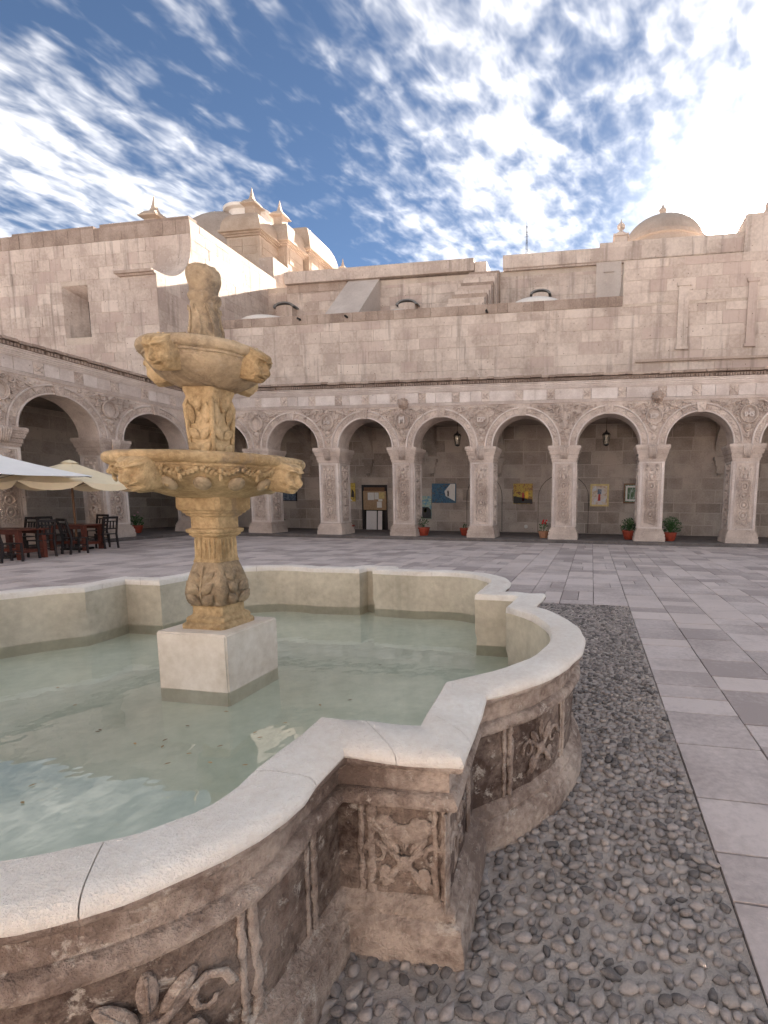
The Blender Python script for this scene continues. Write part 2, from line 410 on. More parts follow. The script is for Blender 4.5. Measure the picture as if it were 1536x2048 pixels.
def pave_size(r):
    cx_, cy_ = (r[0]+r[1])/2, (r[2]+r[3])/2
    if cy_ < 1.0: return 1e9
    px = CM @ Vector((cx_, cy_, -1.6)); X_ = CAM_CX+CAM_F*px.x/px.z; Y_ = CAM_CY+CAM_F*px.y/px.z
    if px.z < .3 or X_ > 1560 or X_ < -20 or Y_ > 2080: return 1e8 + px.z
    if -5.6 < cx_ < 0 and cy_ < 9.5 and X_ < 1000: return 1e7
    return cx_*cx_ + cy_*cy_
stone_field(pave, [(a+g, b_-g, c+g, d_-g) for a, b_, c, d_ in rects], 'slab', lambda u_, v_, d_: Vector((u_, v_, d_)), 'paving_slab', .05, 0.0, 300, .0025, near=pave_size)

# ------------------------------------------------------------------ basin outline
def quadrant(cy_, ry_):
    pts = []
    for k in range(13):
        a = math.radians(49.1*k/12); pts.append((1.42+1.19*math.cos(a), 1.19*math.sin(a)))
    pts += [(2.24, 1.45), (1.83, 1.46)]
    for k in range(17):
        a = math.radians(-9+119*k/16); pts.append((.97+.87*math.cos(a), cy_+ry_*math.sin(a)))
    pts += [(.27, cy_+ry_*.976), (.25, cy_+ry_*.976+.19)]
    return pts
Q = quadrant(1.85, .83); QN = quadrant(1.73, .61)        # the lobes on the far and on the near side
loop = Q + [(-x, y) for x, y in reversed(Q)] + [(-x, -y) for x, y in QN[1:]] + [(x, -y) for x, y in reversed(QN[1:])]
lp = []
for p in loop:
    if not lp or (Vector(p)-Vector(lp[-1])).length > 1e-4: lp.append(p)
if (Vector(lp[0])-Vector(lp[-1])).length < 1e-4: lp.pop()
NLP = len(lp); LPV = [Vector(p) for p in lp]
KS = [max(1, int((LPV[(i+1) % NLP]-LPV[i]).length/.045)) for i in range(NLP)]
def corner_miter(i):
    p = LPV[i]; a = (p-LPV[i-1]).normalized(); b_ = (LPV[(i+1) % NLP]-p).normalized()
    na = Vector((a.y, -a.x)); nb = Vector((b_.y, -b_.x)); m_ = (na+nb).normalized(); return m_/max(.45, m_.dot(na))
LMI = [corner_miter(i) for i in range(NLP)]
_oc = {}
def offset_loop(d_):
    k_ = round(d_, 4)
    if k_ not in _oc:
        c = [p+m_*d_ for p, m_ in zip(LPV, LMI)]; out = []
        for i in range(NLP):
            for j in range(KS[i]): out.append(c[i].lerp(c[(i+1) % NLP], j/KS[i]))
        _oc[k_] = out
    return _oc[k_]
OUT = offset_loop(0.0); NO = len(OUT)
def normal_at(i):
    a = (OUT[i]-OUT[i-1]).normalized(); b_ = (OUT[(i+1) % NO]-OUT[i]).normalized(); m_ = Vector((a.y+b_.y, -a.x-b_.x)); return m_.normalized()
MI = [normal_at(i) for i in range(NO)]
def sweep_basin(prof, jit=0.0, closed=False, rng=None, jz=None, fr=7.0, taper=0.0):
    mb = MB(); idx = list(range(NO)) if rng is None else rng
    n = len(prof); jz = jit if jz is None else jz
    for ii, i in enumerate(idx):
        tp_ = taper*(1-min(1, 2.2*math.sin(PI*ii/max(1, len(idx)-1)))) if taper else 0
        for j, (d_, z) in enumerate(prof):
            p = offset_loop(d_)[i]-MI[i]*tp_
            q = Vector((p.x, p.y, z))
            if jit: q += Vector((MI[i].x, MI[i].y, 0))*jit*noise.noise(q*fr) + Vector((0,0,jz*noise.noise(q*fr*.8+Vector((3,1,7)))))
            mb.v.append((q.x, q.y, q.z))
    m_ = len(idx)
    for a in range(m_ if rng is None else m_-1):
        b_ = (a+1) % m_
        for j in range(n-1): mb.f.append((a*n+j, b_*n+j, b_*n+j+1, a*n+j+1))
        if closed: mb.f.append((a*n+n-1, b_*n+n-1, b_*n, a*n))
    return mb
fount = thing('fountain', 'large lobed stone fountain with ochre two-bowl pedestal and carved mask heads', 'fountain', (BX, BY, 0))
COPING = [(-.205,.715),(-.205,.758),(-.195,.770),(-.12,.774),(-.045,.772),(-.016,.766),(-.002,.755),(.005,.738),(.001,.728),(-.05,.722)]
part('coping_bed', sweep_basin([(-.10+(d_+.10)*.93, z-.007) for d_, z in COPING], .004, True, fr=8), 'basin_light', fount, True, 45)
cuts = set()
for sx in (-1, 1):
    for (x_, y_) in ((2.52,.30),(2.52,-.42),(2.22,1.15),(2.05,1.46),(1.83,1.66),(1.50,2.51),(.80,2.66),(.26,2.75),(2.235,-1.30),(2.02,-1.46),(1.84,-1.66),(1.60,-2.14),(.95,-2.34),(.26,-2.42)):
        cuts.add(min(range(NO), key=lambda k_: (OUT[k_]-Vector((sx*x_, y_))).length))
cuts = sorted(cuts)
for ci, i0_ in enumerate(cuts):
    i1_ = cuts[(ci+1) % len(cuts)]; run = []; k_ = i0_
    while True:
        run.append(k_)
        if k_ == i1_: break
        k_ = (k_+1) % NO
    mb = sweep_basin(COPING, .0075, True, rng=run, fr=8); n_ = len(COPING)
    if len(run) < 2: continue
    for row, nxt in ((0, 1), (len(run)-1, len(run)-2)):
        tv = [(Vector(mb.v[nxt*n_+j])-Vector(mb.v[row*n_+j])) for j in range(n_)]
        for j in range(n_):
            L_ = tv[j].length
            if L_ > 1e-6: mb.v[row*n_+j] = tuple(Vector(mb.v[row*n_+j])+tv[j]*(.0016/L_))
        mb.f.append(tuple(row*n_+j for j in range(n_)))
    part('coping_stone', mb, 'rim', fount, True, 45)
part('coping_nose', sweep_basin([(-.05,.738),(.000,.734),(.002,.722),(-.006,.706),(-.03,.695),(-.07,.692)], .006, fr=13), 'basin_light', fount, True, 45)
part('frieze_band', sweep_basin([(-.07,.70),(-.058,.69),(-.056,.60),(-.07,.595)], .006), 'basin_light', fount, True, 50)
part('upper_moulding', sweep_basin([(-.07,.602),(-.04,.60),(-.028,.588),(-.020,.570),(-.024,.552),(-.040,.542),(-.052,.535),(-.07,.532)], .007), 'basin_light', fount, True, 60)
part('outer_wall', sweep_basin([(-.068,.545)]+[(-.067,.545-.0375*k_) for k_ in range(1, 11)], .015, fr=11), 'basin', fount, True, 50)
part('base_moulding', sweep_basin([(-.07,.195),(-.058,.19),(-.052,.172),(-.038,.165),(-.030,.150),(-.034,.135),(-.016,.128),(-.006,.110),(-.008,.085),(0.0,.075),(.004,.04),(.004,-.03)], .008), 'basin_light', fount, True, 60)
part('inner_wall', sweep_basin([(-.21,.72),(-.204,.66),(-.203,.42),(-.19,.36),(-.195,.05),(-.10,.02)], .004), 'inner', fount, True, 50)
# basin floor and water: star-shaped sheets that end inside the thickness of the wall
def rim_radius(th):
    d_ = Vector((math.cos(th), math.sin(th))); best = 9.0
    for i in range(NO):
        a_, b_ = OUT[i], OUT[(i+1) % NO]; e = b_-a_; den_ = d_.x*e.y-d_.y*e.x
        if abs(den_) < 1e-9: continue
        t_ = (a_.x*e.y-a_.y*e.x)/den_; u_ = (a_.x*d_.y-a_.y*d_.x)/den_
        if t_ > 0 and -1e-6 <= u_ <= 1+1e-6: best = min(best, t_)
    return best
NR = 288
RIMR = [rim_radius(2*PI*k/NR+.003)-.145 for k in range(NR)]
fan = [(i, (i+1) % NR, NR) for i in range(NR)]
def sheet(x, y, z): return MB().add([(x+RIMR[k]*math.cos(2*PI*k/NR+.003), y+RIMR[k]*math.sin(2*PI*k/NR+.003), z) for k in range(NR)]+[(x, y, z)], fan)
link('basin_floor', sheet(0, 0, .205).mesh('basin_floor', fix=False), 'floor', fount)
mb = sheet(BX, BY, .30)
wm = mb.mesh('water', fix=False)
if wm.polygons[0].normal.z < 0: wm.flip_normals()
tag(link('water', wm, 'water'), kind='structure')
# carved emblems and panel frames on the outside of the basin
def emblem(s=1.0):
    mb = MB()
    for a in (38, 142):
        a = math.radians(a); d_ = Vector((math.cos(a), 0, math.sin(a)))
        mb.tube([-d_*.15*s, d_*.02*s, d_*.14*s], [.011*s, .013*s, .007*s], 6)
        x_ = Vector((-d_.z, 0, d_.x)); mb.tube([-d_*.085*s-x_*.035*s, -d_*.085*s+x_*.035*s], .009*s, 5)
    mb.blob((0,0,0), (.033*s,.016*s,.033*s), 10, 5)
    for k in range(3):
        a = math.radians(50+40*k); mb.blob((.085*s*math.cos(a),0,.10*s*math.sin(a)), (.055*s,.013*s,.021*s), 8, 5, Matrix.Rotation(-a, 3, 'Y')); mb.tube([(.05*s*math.cos(a),-.012*s,.06*s*math.sin(a)), (.125*s*math.cos(a),-.012*s,.145*s*math.sin(a))], .004*s, 4)
    for sx in (-1, 1):
        pts = [Vector((sx*(.02+.012*q)*s*1.3, -.003, (-.02-.02*q)*s)) for q in range(5)]; mb.tube(pts, [.01*s,.014*s,.016*s,.013*s,.006*s], 6)
        sp = [Vector((sx*(.11+.05*math.cos(q*.75)*(1-q*.09))*s, 0, (.03+.06*math.sin(q*.75)*(1-q*.09))*s)) for q in range(9)]; mb.tube(sp, [.012*s*(1-.07*q) for q in range(9)], 6)
        mb.blob((sx*.075*s,0,-.055*s), (.03*s,.011*s,.045*s), 8, 5)
    return mb
EMB = emblem(1.0).mesh('emblem', True)
def along(x, y):
    i = min(range(NO), key=lambda k: (OUT[k]-Vector((x, y))).length); p = OUT[i]-MI[i].normalized()*.064
    return p, math.atan2(MI[i].y, MI[i].x)+PI/2
for (x, y, z, s) in ((2.46,-.55,.345,1.0),(2.56,.38,.345,1.0),(1.66,-2.08,.33,1.1),(.60,-2.31,.33,1.1),(2.02,-1.46,.315,.95),(2.24,-1.2,.33,.85),(2.24,1.2,.33,.85)):
    p, a = along(x, y); link('carved_emblem', EMB, 'basin_light', fount, (p.x, p.y, z), (0,0,a), (s, s*.7, s))
mb = MB()                                            # leaf carving above the emblem on the corner pier
for k in range(5): a = math.radians(200+35*k); mb.blob((.05*math.cos(a)*1.5, 0, .05*math.sin(a)), (.05,.014,.04), 8, 5)
p, a = along(2.02, -1.46); link('carved_leaf', mb.mesh('carved_leaf', True), 'basin_light', fount, (p.x-.01, p.y, .475), (0,0,a))
for (x, y, off) in ((2.13,-1.46,.0),(1.885,-1.46,.0),(2.24,-1.40,0),(2.24,-.97,0),(2.52,-.36,0),(2.30,-.80,0),(2.52,.2,0),(1.84,-1.60,0),(1.80,-1.90,0)):
    p, a = along(x, y); mb = MB()
    for dx, wd in ((-.024,.022),(.014,.034)): mb.tube([(dx + .004*R.uniform(-1,1), 0, .18+.0205*q) for q in range(19)], [wd*.5*(1+.3*R.uniform(-1,1)) for q in range(19)], 7)
    mb.v = [(a_, b__*.45, c_) for a_, b__, c_ in mb.v]
    link('panel_frame', mb.mesh('panel_frame', True), 'basin_light', fount, (p.x, p.y, 0), (0,0,a))

# ------------------------------------------------------------------ pedestal of the fountain
ped = (CX-BX, CY-BY)
lean = lambda z: (ped[0]+.030*(z-.7)/2.4*.756, ped[1]+.030*(z-.7)/2.4*.654)
def sq(prof, power=14, seg=48):
    mb = MB(); o = 0; n = len(prof)
    for h, z in prof:
        cx_, cy_ = lean(z)
        for k in range(seg):
            a = 2*PI*k/seg+PI/seg; x, y = math.cos(a), math.sin(a); q = 1/((abs(x)**power+abs(y)**power)**(1/power)); mb.v.append((cx_+h*q*x, cy_+h*q*y, z))
    for i in range(n-1):
        for k in range(seg): k2 = (k+1) % seg; mb.f.append((i*seg+k, i*seg+k2, (i+1)*seg+k2, (i+1)*seg+k))
    mb.f.append(tuple(reversed(range(seg)))); mb.f.append(tuple((n-1)*seg+k for k in range(seg))); return mb
def rnd(prof, seg=56):
    mb = MB()
    for r, z in prof:
        cx_, cy_ = lean(z)
        for k in range(seg): a = 2*PI*k/seg; mb.v.append((cx_+r*math.cos(a), cy_+r*math.sin(a), z))
    n = len(prof)
    for i in range(n-1):
        for k in range(seg): k2 = (k+1) % seg; mb.f.append((i*seg+k, i*seg+k2, (i+1)*seg+k2, (i+1)*seg+k))
    mb.f.append(tuple(reversed(range(seg)))); mb.f.append(tuple((n-1)*seg+k for k in range(seg))); return mb
def wobble(mb, amp, fr=9):
    mb.v = [tuple(Vector(p)+Vector((noise.noise(Vector(p)*fr), noise.noise(Vector(p)*fr+Vector((5,2,1))), noise.noise(Vector(p)*fr+Vector((1,9,4)))))*amp) for p in mb.v]; return mb
def smooth_prof(prof, k=4):
    out = []; n = len(prof)
    for i in range(n-1):
        p0, p1, p2, p3 = prof[max(i-1,0)], prof[i], prof[i+1], prof[min(i+2,n-1)]
        for j in range(k):
            t_ = j/k; out.append(tuple(.5*((2*p1[c])+(-p0[c]+p2[c])*t_+(2*p0[c]-5*p1[c]+4*p2[c]-p3[c])*t_*t_+(-p0[c]+3*p1[c]-3*p2[c]+p3[c])*t_**3) for c in (0,1)))
    out.append(prof[-1]); return out
mb = MB(); hb = .268
bm = bmesh.new(); bmesh.ops.create_cube(bm, size=1.0); bmesh.ops.bevel(bm, geom=bm.edges[:], offset=.018, segments=3, affect='EDGES'); bmesh.ops.subdivide_edges(bm, edges=bm.edges[:], cuts=2)
for vv in bm.verts:
    vv.co = Vector((vv.co.x*2*hb, vv.co.y*2*hb, vv.co.z*.64)); vv.co += Vector((noise.noise(vv.co*4), noise.noise(vv.co*4+Vector((2,2,2))), noise.noise(vv.co*4+Vector((7,1,0)))))*.006
me = bpy.data.meshes.new('plinth_block'); bm.to_mesh(me); bm.free(); me.polygons.foreach_set('use_smooth', [True]*len(me.polygons)); me.set_sharp_from_angle(angle=math.radians(35))
link('plinth_block', me, 'block', fount, (ped[0], ped[1], .375))
part('column_base', wobble(sq(smooth_prof([(.168,.690),(.170,.715),(.164,.728),(.150,.738),(.152,.752),(.146,.770),(.126,.782),(.120,.80)], 2)+[(.120,.845),(.130,.852)]), .003), 'ochre', fount, True, 35)
bul = smooth_prof([(.122,.85),(.138,.885),(.151,.93),(.154,.965),(.145,1.02),(.127,1.09),(.112,1.14),(.108,1.155)], 4)
part('baluster', wobble(sq(bul, 7, 64), .003), 'ochre_dark', fount, True, 40)
part('fluted_shaft', sq([(.108,1.156),(.101,1.18),(.097,1.25),(.096,1.33),(.10,1.335)], 14), 'ochre', fount, True, 35)
part('abacus', wobble(sq([(.10,1.328),(.112,1.338),(.120,1.345),(.120,1.355),(.132,1.362),(.137,1.375),(.134,1.386),(.110,1.392),(.109,1.40),(.110,1.465),(.114,1.472),(.128,1.478),(.132,1.490),(.146,1.498),(.150,1.510),(.163,1.517),(.170,1.53),(.172,1.60),(.170,1.63)]), .002), 'ochre', fount, True, 30)
# flutes and leaves
def leaf_mesh(L=.1, wd=.032, th=.020):
    mb = MB(); n = 7
    for i in range(n):
        t_ = i/(n-1); z = L*t_; half = wd*math.sin(PI*min(1,t_*1.02+.03))**.75*(1-.15*t_); 
        for k, q in enumerate((-1,-.55,0,.55,1)): mb.v.append((half*q, -th*(1-abs(q)**2)*math.sin(PI*t_*.95+.1)-(.004 if q else -.003), z))
    for i in range(n-1):
        for k in range(4): mb.f.append((i*5+k, i*5+k+1, (i+1)*5+k+1, (i+1)*5+k))
    return mb
LEAF = leaf_mesh().mesh('leaf_carving', True, False); LEAF2 = leaf_mesh().mesh('leaf_carving', True, False)
bul_h = lambda z: next((h for h, zz_ in bul if zz_ >= z), bul[-1][0])
for q in range(4):
    ang = q*PI/2
    ax = Matrix.Rotation(ang, 4, 'Z')
    def put(name, me, mat, u_, z, hh, rotz_in=0.0, s=1.0, tilt=0.0):
        cx_, cy_ = lean(z); M = Matrix.Translation((cx_, cy_, z)) @ ax @ Matrix.Translation((u_, -hh, 0)) @ Matrix.Rotation(tilt, 4, 'X') @ Matrix.Rotation(rotz_in, 4, 'Y')
        o = link(name, me, mat, fount); o.matrix_local = M @ Matrix.Diagonal((s, s*1.6, s, 1)); return o
    for k in range(5):
        if q == 0 and k == 0:
            FL = MB().tube([(0,0,0),(0,-.001,.02),(0,-.001,.13),(0,0,.15)], [.005,.0075,.0075,.005], 6).mesh('flute_rib', True)
        put('flute_rib', FL, 'ochre', -.072+.036*k, 1.172, .094)
    for row, z in enumerate((.885, .965, 1.045)):
        for sx in (-1, 1):
            put('carved_leaf', LEAF, 'ochre_dark', sx*.012, z-.02, bul_h(z+.01)+.004, sx*math.radians(48), 1.25-.12*row, math.radians((14, 0, -12)[row]))
    if q == 0: RIB = MB().tube([(0,-bul_h(.86+.03*k)-.004,.86+.03*k) for k in range(10)], .006, 6).mesh('leaf_stem', True)
    o = link('leaf_stem', RIB, 'ochre_dark', fount); o.matrix_local = Matrix.Translation((ped[0], ped[1], 0)) @ ax
# mask heads: continuous height-field faces
def mask():
    nu, nv = 49, 61; mb = MB()
    G_ = lambda a, b_, sa_, sb_: math.exp(-(a/sa_)**2-(b_/sb_)**2)
    for j in range(nv):
        y = -1+2*j/(nv-1)                                        # up
        wv = max(.30, 1-.62*max(0, -y-.05)**1.7-.16*max(0, y-.55)**1.5)
        for i in range(nu):
            s_ = -1+2*i/(nu-1); x = s_*wv; ax_ = abs(x)
            h = .95*max(0., 1-abs(s_)**2.6)**.5*max(0., 1-abs(y)**5)**.4
            hb_ = h; h = 0.0
            h += .30*G_(x,y+.02,.10,.26)*(1 if y < .28 else .5) + .20*G_(x,y+.22,.16,.10) + .10*G_(ax_-.13,y+.25,.07,.06)   # nose and nostrils
            h -= .26*G_(ax_-.40,y-.22,.20,.15)                                                       # sockets
            e = ((ax_-.40)/.16)**2+((y-.21)/.095)**2
            if e < 1: h += .17*(1-e)**.5
            h += .10*G_(math.hypot((ax_-.40)/.185,(y-.21)/.12)-1,0,.16,1)                            # lids
            h += .17*G_(ax_-.38,y-.43-.14*ax_,.34,.05)                                               # brows
            h += .16*G_(ax_-.50,y+.16,.20,.20)                                                       # cheeks
            h -= .20*G_(x,y+.50,.30,.035); h += .12*G_(x,y+.43,.26,.045)+.13*G_(x,y+.575,.22,.05)    # mouth
            h += .14*G_(ax_-.24,y+.40-.20*ax_,.20,.05)                                               # moustache
            h += .18*G_(x,y+.80,.20,.12)                                                             # chin
            if y > .50:
                th = math.atan2(x, (y-.25)); k_ = min(1,(y-.50)/.12); h += k_*(.17*(abs(math.cos(th*4.5))-.55))
            h = hb_+1.08*h
            ed = max(abs(s_), abs(y))**10; mb.v.append((x*.5*(1-.12*ed), -h*.44+.55*ed, y*.5*(1-.08*ed)))
    for j in range(nv-1):
        for i in range(nu-1): a = j*nu+i; mb.f.append((a, a+1, a+nu+1, a+nu))
    return mb
MASK = mask().mesh('mask_head', True, False)
def ear_mesh():
    mb = MB()
    for sx in (-1, 1):
        for k in range(4): mb.blob((sx*(.50-.02*k), -.06+.05*k, .30-.20*k), (.09,.07,.12), 8, 5)
    for k in range(7): a = math.radians(30+20*k); mb.blob((.43*math.cos(a), -.10, .30+.24*math.sin(a)), (.07,.07,.13), 8, 5, Matrix.Rotation(-(a-PI/2), 3, 'Y'))
    return mb.mesh('mane', True)
MANE = ear_mesh()
# bowls
b1 = rnd(smooth_prof([(.20,1.60),(.27,1.615),(.40,1.66),(.49,1.715),(.54,1.765),(.552,1.79)], 4)+[(.56,1.793),(.562,1.806),(.575,1.81),(.594,1.822),(.603,1.842),(.600,1.862),(.584,1.878),(.562,1.880),(.545,1.870),(.50,1.80),(.36,1.72),(.12,1.70)])
part('lower_bowl', wobble(b1, .004), 'ochre', fount, True, 45)
b2 = rnd(smooth_prof([(.15,2.335),(.185,2.345),(.28,2.40),(.335,2.46),(.355,2.505)], 4)+[(.365,2.508),(.366,2.522),(.378,2.526),(.392,2.538),(.398,2.558),(.394,2.580),(.380,2.592),(.362,2.592),(.345,2.58),(.30,2.52),(.15,2.46)])
part('upper_bowl', wobble(b2, .004), 'ochre_dark', fount, True, 45)
for (rr_, z, s, zc_) in ((.545,1.745,.235,'lower'),(.345,2.485,.21,'upper')):
    for q in range(4):
        a = -PI/2+q*PI/2; cx_, cy_ = lean(z)
        M = Matrix.Translation((cx_+rr_*math.cos(a), cy_+rr_*math.sin(a), z)) @ Matrix.Rotation(a+PI/2, 4, 'Z') @ Matrix.Rotation(math.radians(14 if rr_ > .5 else 20), 4, 'X') @ Matrix.Diagonal((s, s*1.05, s*(1.0 if rr_ > .5 else 1.12), 1))
        o = link('mask_head', MASK, 'ochre', fount); o.matrix_local = M
        h_ = link('mane', MANE, 'ochre', o)
        h_.location = (0, .12, -.06); h_.scale = (.90, 1, .84)
# swags and gadroons under the lower bowl
SW = MB()
for k in range(9):
    t_ = k/8*2-1
    SW.blob((t_*.13, 0, .035*t_*t_-.03), (.022,.014,.02), 7, 5)
    if k < 8: SW.blob((t_*.13+.016, -.004, .035*t_*t_-.012), (.014,.010,.012), 6, 4)
SW.blob((0,-.012,.0), .022, 8, 5); SW.blob((0,-.008,-.055), (.018,.012,.03), 7, 5)
SWM = SW.mesh('garland', True)
GD = MB(); GD.blob((0,0,0), (.05,.022,.062), 10, 6); GDM = GD.mesh('gadroon', True)
for k in range(16):
    if k % 4 == 0: continue
    a = -PI/2+k*PI/8; cx_, cy_ = lean(1.75)
    o = link('garland', SWM, 'ochre', fount, (cx_+.548*math.cos(a), cy_+.548*math.sin(a), 1.768), (math.radians(20),0,a+PI/2), (.72,1,.85))
for k in range(16):
    a = -PI/2+(k+.5)*PI/8; cx_, cy_ = lean(1.7)
    link('gadroon', GDM, 'ochre_dark', fount, (cx_+.475*math.cos(a), cy_+.475*math.sin(a), 1.688), (math.radians(52),0,a+PI/2))
# upper stem with upright acanthus leaves
part('upper_stem', wobble(sq([(.10,1.70),(.098,1.86),(.092,1.90),(.088,2.02),(.090,2.15),(.098,2.24),(.108,2.29),(.118,2.32),(.118,2.36)], 9), .003), 'ochre', fount, True, 40)
for q in range(4):
    ax = Matrix.Rotation(q*PI/2, 4, 'Z')
    for row, z in enumerate((1.90, 2.00, 2.10)):
        for sx in (-1, 1):
            cx_, cy_ = lean(z); o = link('carved_leaf', LEAF2, 'ochre', fount)
            o.matrix_local = Matrix.Translation((cx_, cy_, z)) @ ax @ Matrix.Translation((sx*(.004 if row < 2 else .05), -.0945, 0)) @ Matrix.Rotation(math.radians(3), 4, 'X') @ Matrix.Rotation(sx*math.radians(48 if row < 2 else 8), 4, 'Y') @ Matrix.Diagonal((1.0,1.0,1.1 if row < 2 else 1.4,1))
    cx_, cy_ = lean(2.2); o = link('leaf_spine', MB().tube([(0,0,-.3),(0,-.012,-.1),(0,-.02,.06),(0,-.005,.12)], [.012,.016,.02,.012], 7).mesh('leaf_spine', True), 'ochre', fount)
    o.matrix_local = Matrix.Translation((cx_, cy_, 2.16)) @ Matrix.Rotation(q*PI/2+PI/4, 4, 'Z') @ Matrix.Translation((0,-.118,0))
    o = link('shield', MB().extrude_poly([(-.05,.06),(.05,.06),(.03,0),(.008,-.06),(-.008,-.06),(-.03,0)], lambda p: (p[0],0,p[1]), lambda p: (p[0]*.8,-.014,p[1]*.8)).mesh('shield'), 'ochre', fount)
    o.matrix_local = Matrix.Translation((cx_, cy_, 2.235)) @ ax @ Matrix.Translation((0,-.097,0)) @ Matrix.Rotation(math.radians(-10),4,'X')
# finial
fin = smooth_prof([(.085,2.47),(.098,2.60),(.104,2.66),(.098,2.72),(.088,2.79),(.084,2.86),(.085,2.90)], 4)+[(.098,2.915),(.102,2.93),(.098,2.945),(.084,2.955)]+smooth_prof([(.084,2.956),(.090,3.0),(.101,3.045),(.101,3.08),(.085,3.115),(.055,3.135),(.02,3.14)], 4)
part('finial', wobble(wobble(rnd(fin, 40), .010, 12), .004, 30), 'ochre_dark', fount, True, 60)
for k in range(8):
    a = k*PI/4+.2; cx_, cy_ = lean(2.7)
    pts = [Vector((cx_+r_*math.cos(a+da), cy_+r_*math.sin(a+da), z)) for r_, z, da in ((.100,2.60,0),(.107,2.66,.12),(.104,2.72,.22),(.094,2.79,.10),(.089,2.85,-.1),(.094,2.87,-.25),(.098,2.84,-.3))]
    part('scroll_leaf', MB().tube(pts, [.006,.009,.009,.007,.006,.006,.004], 6), 'ochre_dark', fount, True)
mb = MB()
for k in range(9): a = k*2*PI/9; mb.blob((lean(3.1)[0]+.075*math.cos(a), lean(3.1)[1]+.075*math.sin(a), 3.095), (.026,.026,.035), 7, 5)
part('fruit_cluster', mb, 'ochre_dark', fount, True)

# ------------------------------------------------------------------ cobbled border
mb = MB()
mb.box(COB[0], COB[1], COB[2], COB[3], -.05, -.012)
cobb = tag(link('cobble_border', mb.mesh('cobble_border'), 'mortar'), kind='structure')
def inside(x, y):
    c = False; j = NO-1
    for i in range(NO):
        a, b_ = OUT[i], OUT[j]
        if (a.y > y) != (b_.y > y) and x < (b_.x-a.x)*(y-a.y)/(b_.y-a.y)+a.x: c = not c
        j = i
    return c
def pebble(seed, sub=2):
    rr = random.Random(seed); bm = bmesh.new(); bmesh.ops.create_icosphere(bm, subdivisions=sub, radius=1.0)
    off = Vector((rr.uniform(0,50), rr.uniform(0,50), rr.uniform(0,50)))
    for vv in bm.verts:
        n_ = vv.co.copy(); vv.co *= 1+.42*noise.noise(n_*1.25+off)+.16*noise.noise(n_*2.8+off); vv.co.z = min(vv.co.z, .78+.1*noise.noise(n_*2+off))
    me = bpy.data.meshes.new('cobblestone'); bm.to_mesh(me); bm.free(); me.polygons.foreach_set('use_smooth', [True]*len(me.polygons)); me.materials.append(MT['cobble']); return me
PEB = [pebble(k) for k in range(7)]; PEBL = [pebble(k, 1) for k in range(7)]
spots = []; sp = .046; grid = {}
for _ in range(150000):
    x = R.uniform(-2.9, COB[1]-.02); y = R.uniform(-.2, COB[3]-.02)
    if inside(x-BX, y-BY): continue
    near_edge = min((OUT[k].x+BX-x)**2+(OUT[k].y+BY-y)**2 for k in range(0, NO, 6)) if x < .2 else 1
    s_ = sp*(R.choice((1.1,.9,.72)) if (y < 2.2 and x < .50) else R.choice((1.0,.86,.74)))
    key = (int(x/.06), int(y/.06)); ok = True
    for ix in (-1,0,1):
        for iy in (-1,0,1):
            for (a, b_, c) in grid.get((key[0]+ix, key[1]+iy), ()):
                if (a-x)**2+(b_-y)**2 < (.5*(s_+c))**2: ok = False; break
            if not ok: break
        if not ok: break
    if ok: grid.setdefault(key, []).append((x, y, s_)); spots.append((x, y, s_))
spots.sort(key=lambda q: (max(0, 1.0-q[1])*50 + max(0, -.95-q[0])*50 + q[0]**2+q[1]**2))
rest = MB(); tints = []
for k, (x, y, s_) in enumerate(spots):
    me = (PEBL if (y > 3.2 or y < .75 or x < -1.5) else PEB)[R.randrange(7)]; far = min(1., max(0., (y-1.7)/.8)); L = s_*(R.uniform(.54, .74)+.08*far); wd = s_*(R.uniform(.36, .50)+.12*far); hh = R.uniform(.013, .020); a = R.gauss(.5, .8)
    loc = Vector((x, y, -.008+R.uniform(-.006, .005)))
    if k < 300: link('cobblestone', me, None, cobb, loc, (R.uniform(-.2,.2), R.uniform(-.2,.2), a), (L, wd, hh))
    else:
        M = Matrix.Translation(loc) @ Matrix.Rotation(a, 4, 'Z') @ Matrix.Diagonal((L, wd, hh, 1)); o = len(rest.v)
        rest.v += [tuple(M @ q.co) for q in me.vertices]; rest.f += [tuple(o+i for i in p.vertices) for p in me.polygons]; tints += [R.random()]*len(me.vertices)
me = rest.mesh('cobblestone_mass', True, False); at_ = me.attributes.new('tint', 'FLOAT', 'POINT'); at_.data.foreach_set('value', tints)
tag(link('cobblestone_mass', me, 'cobble', cobb), kind='stuff')

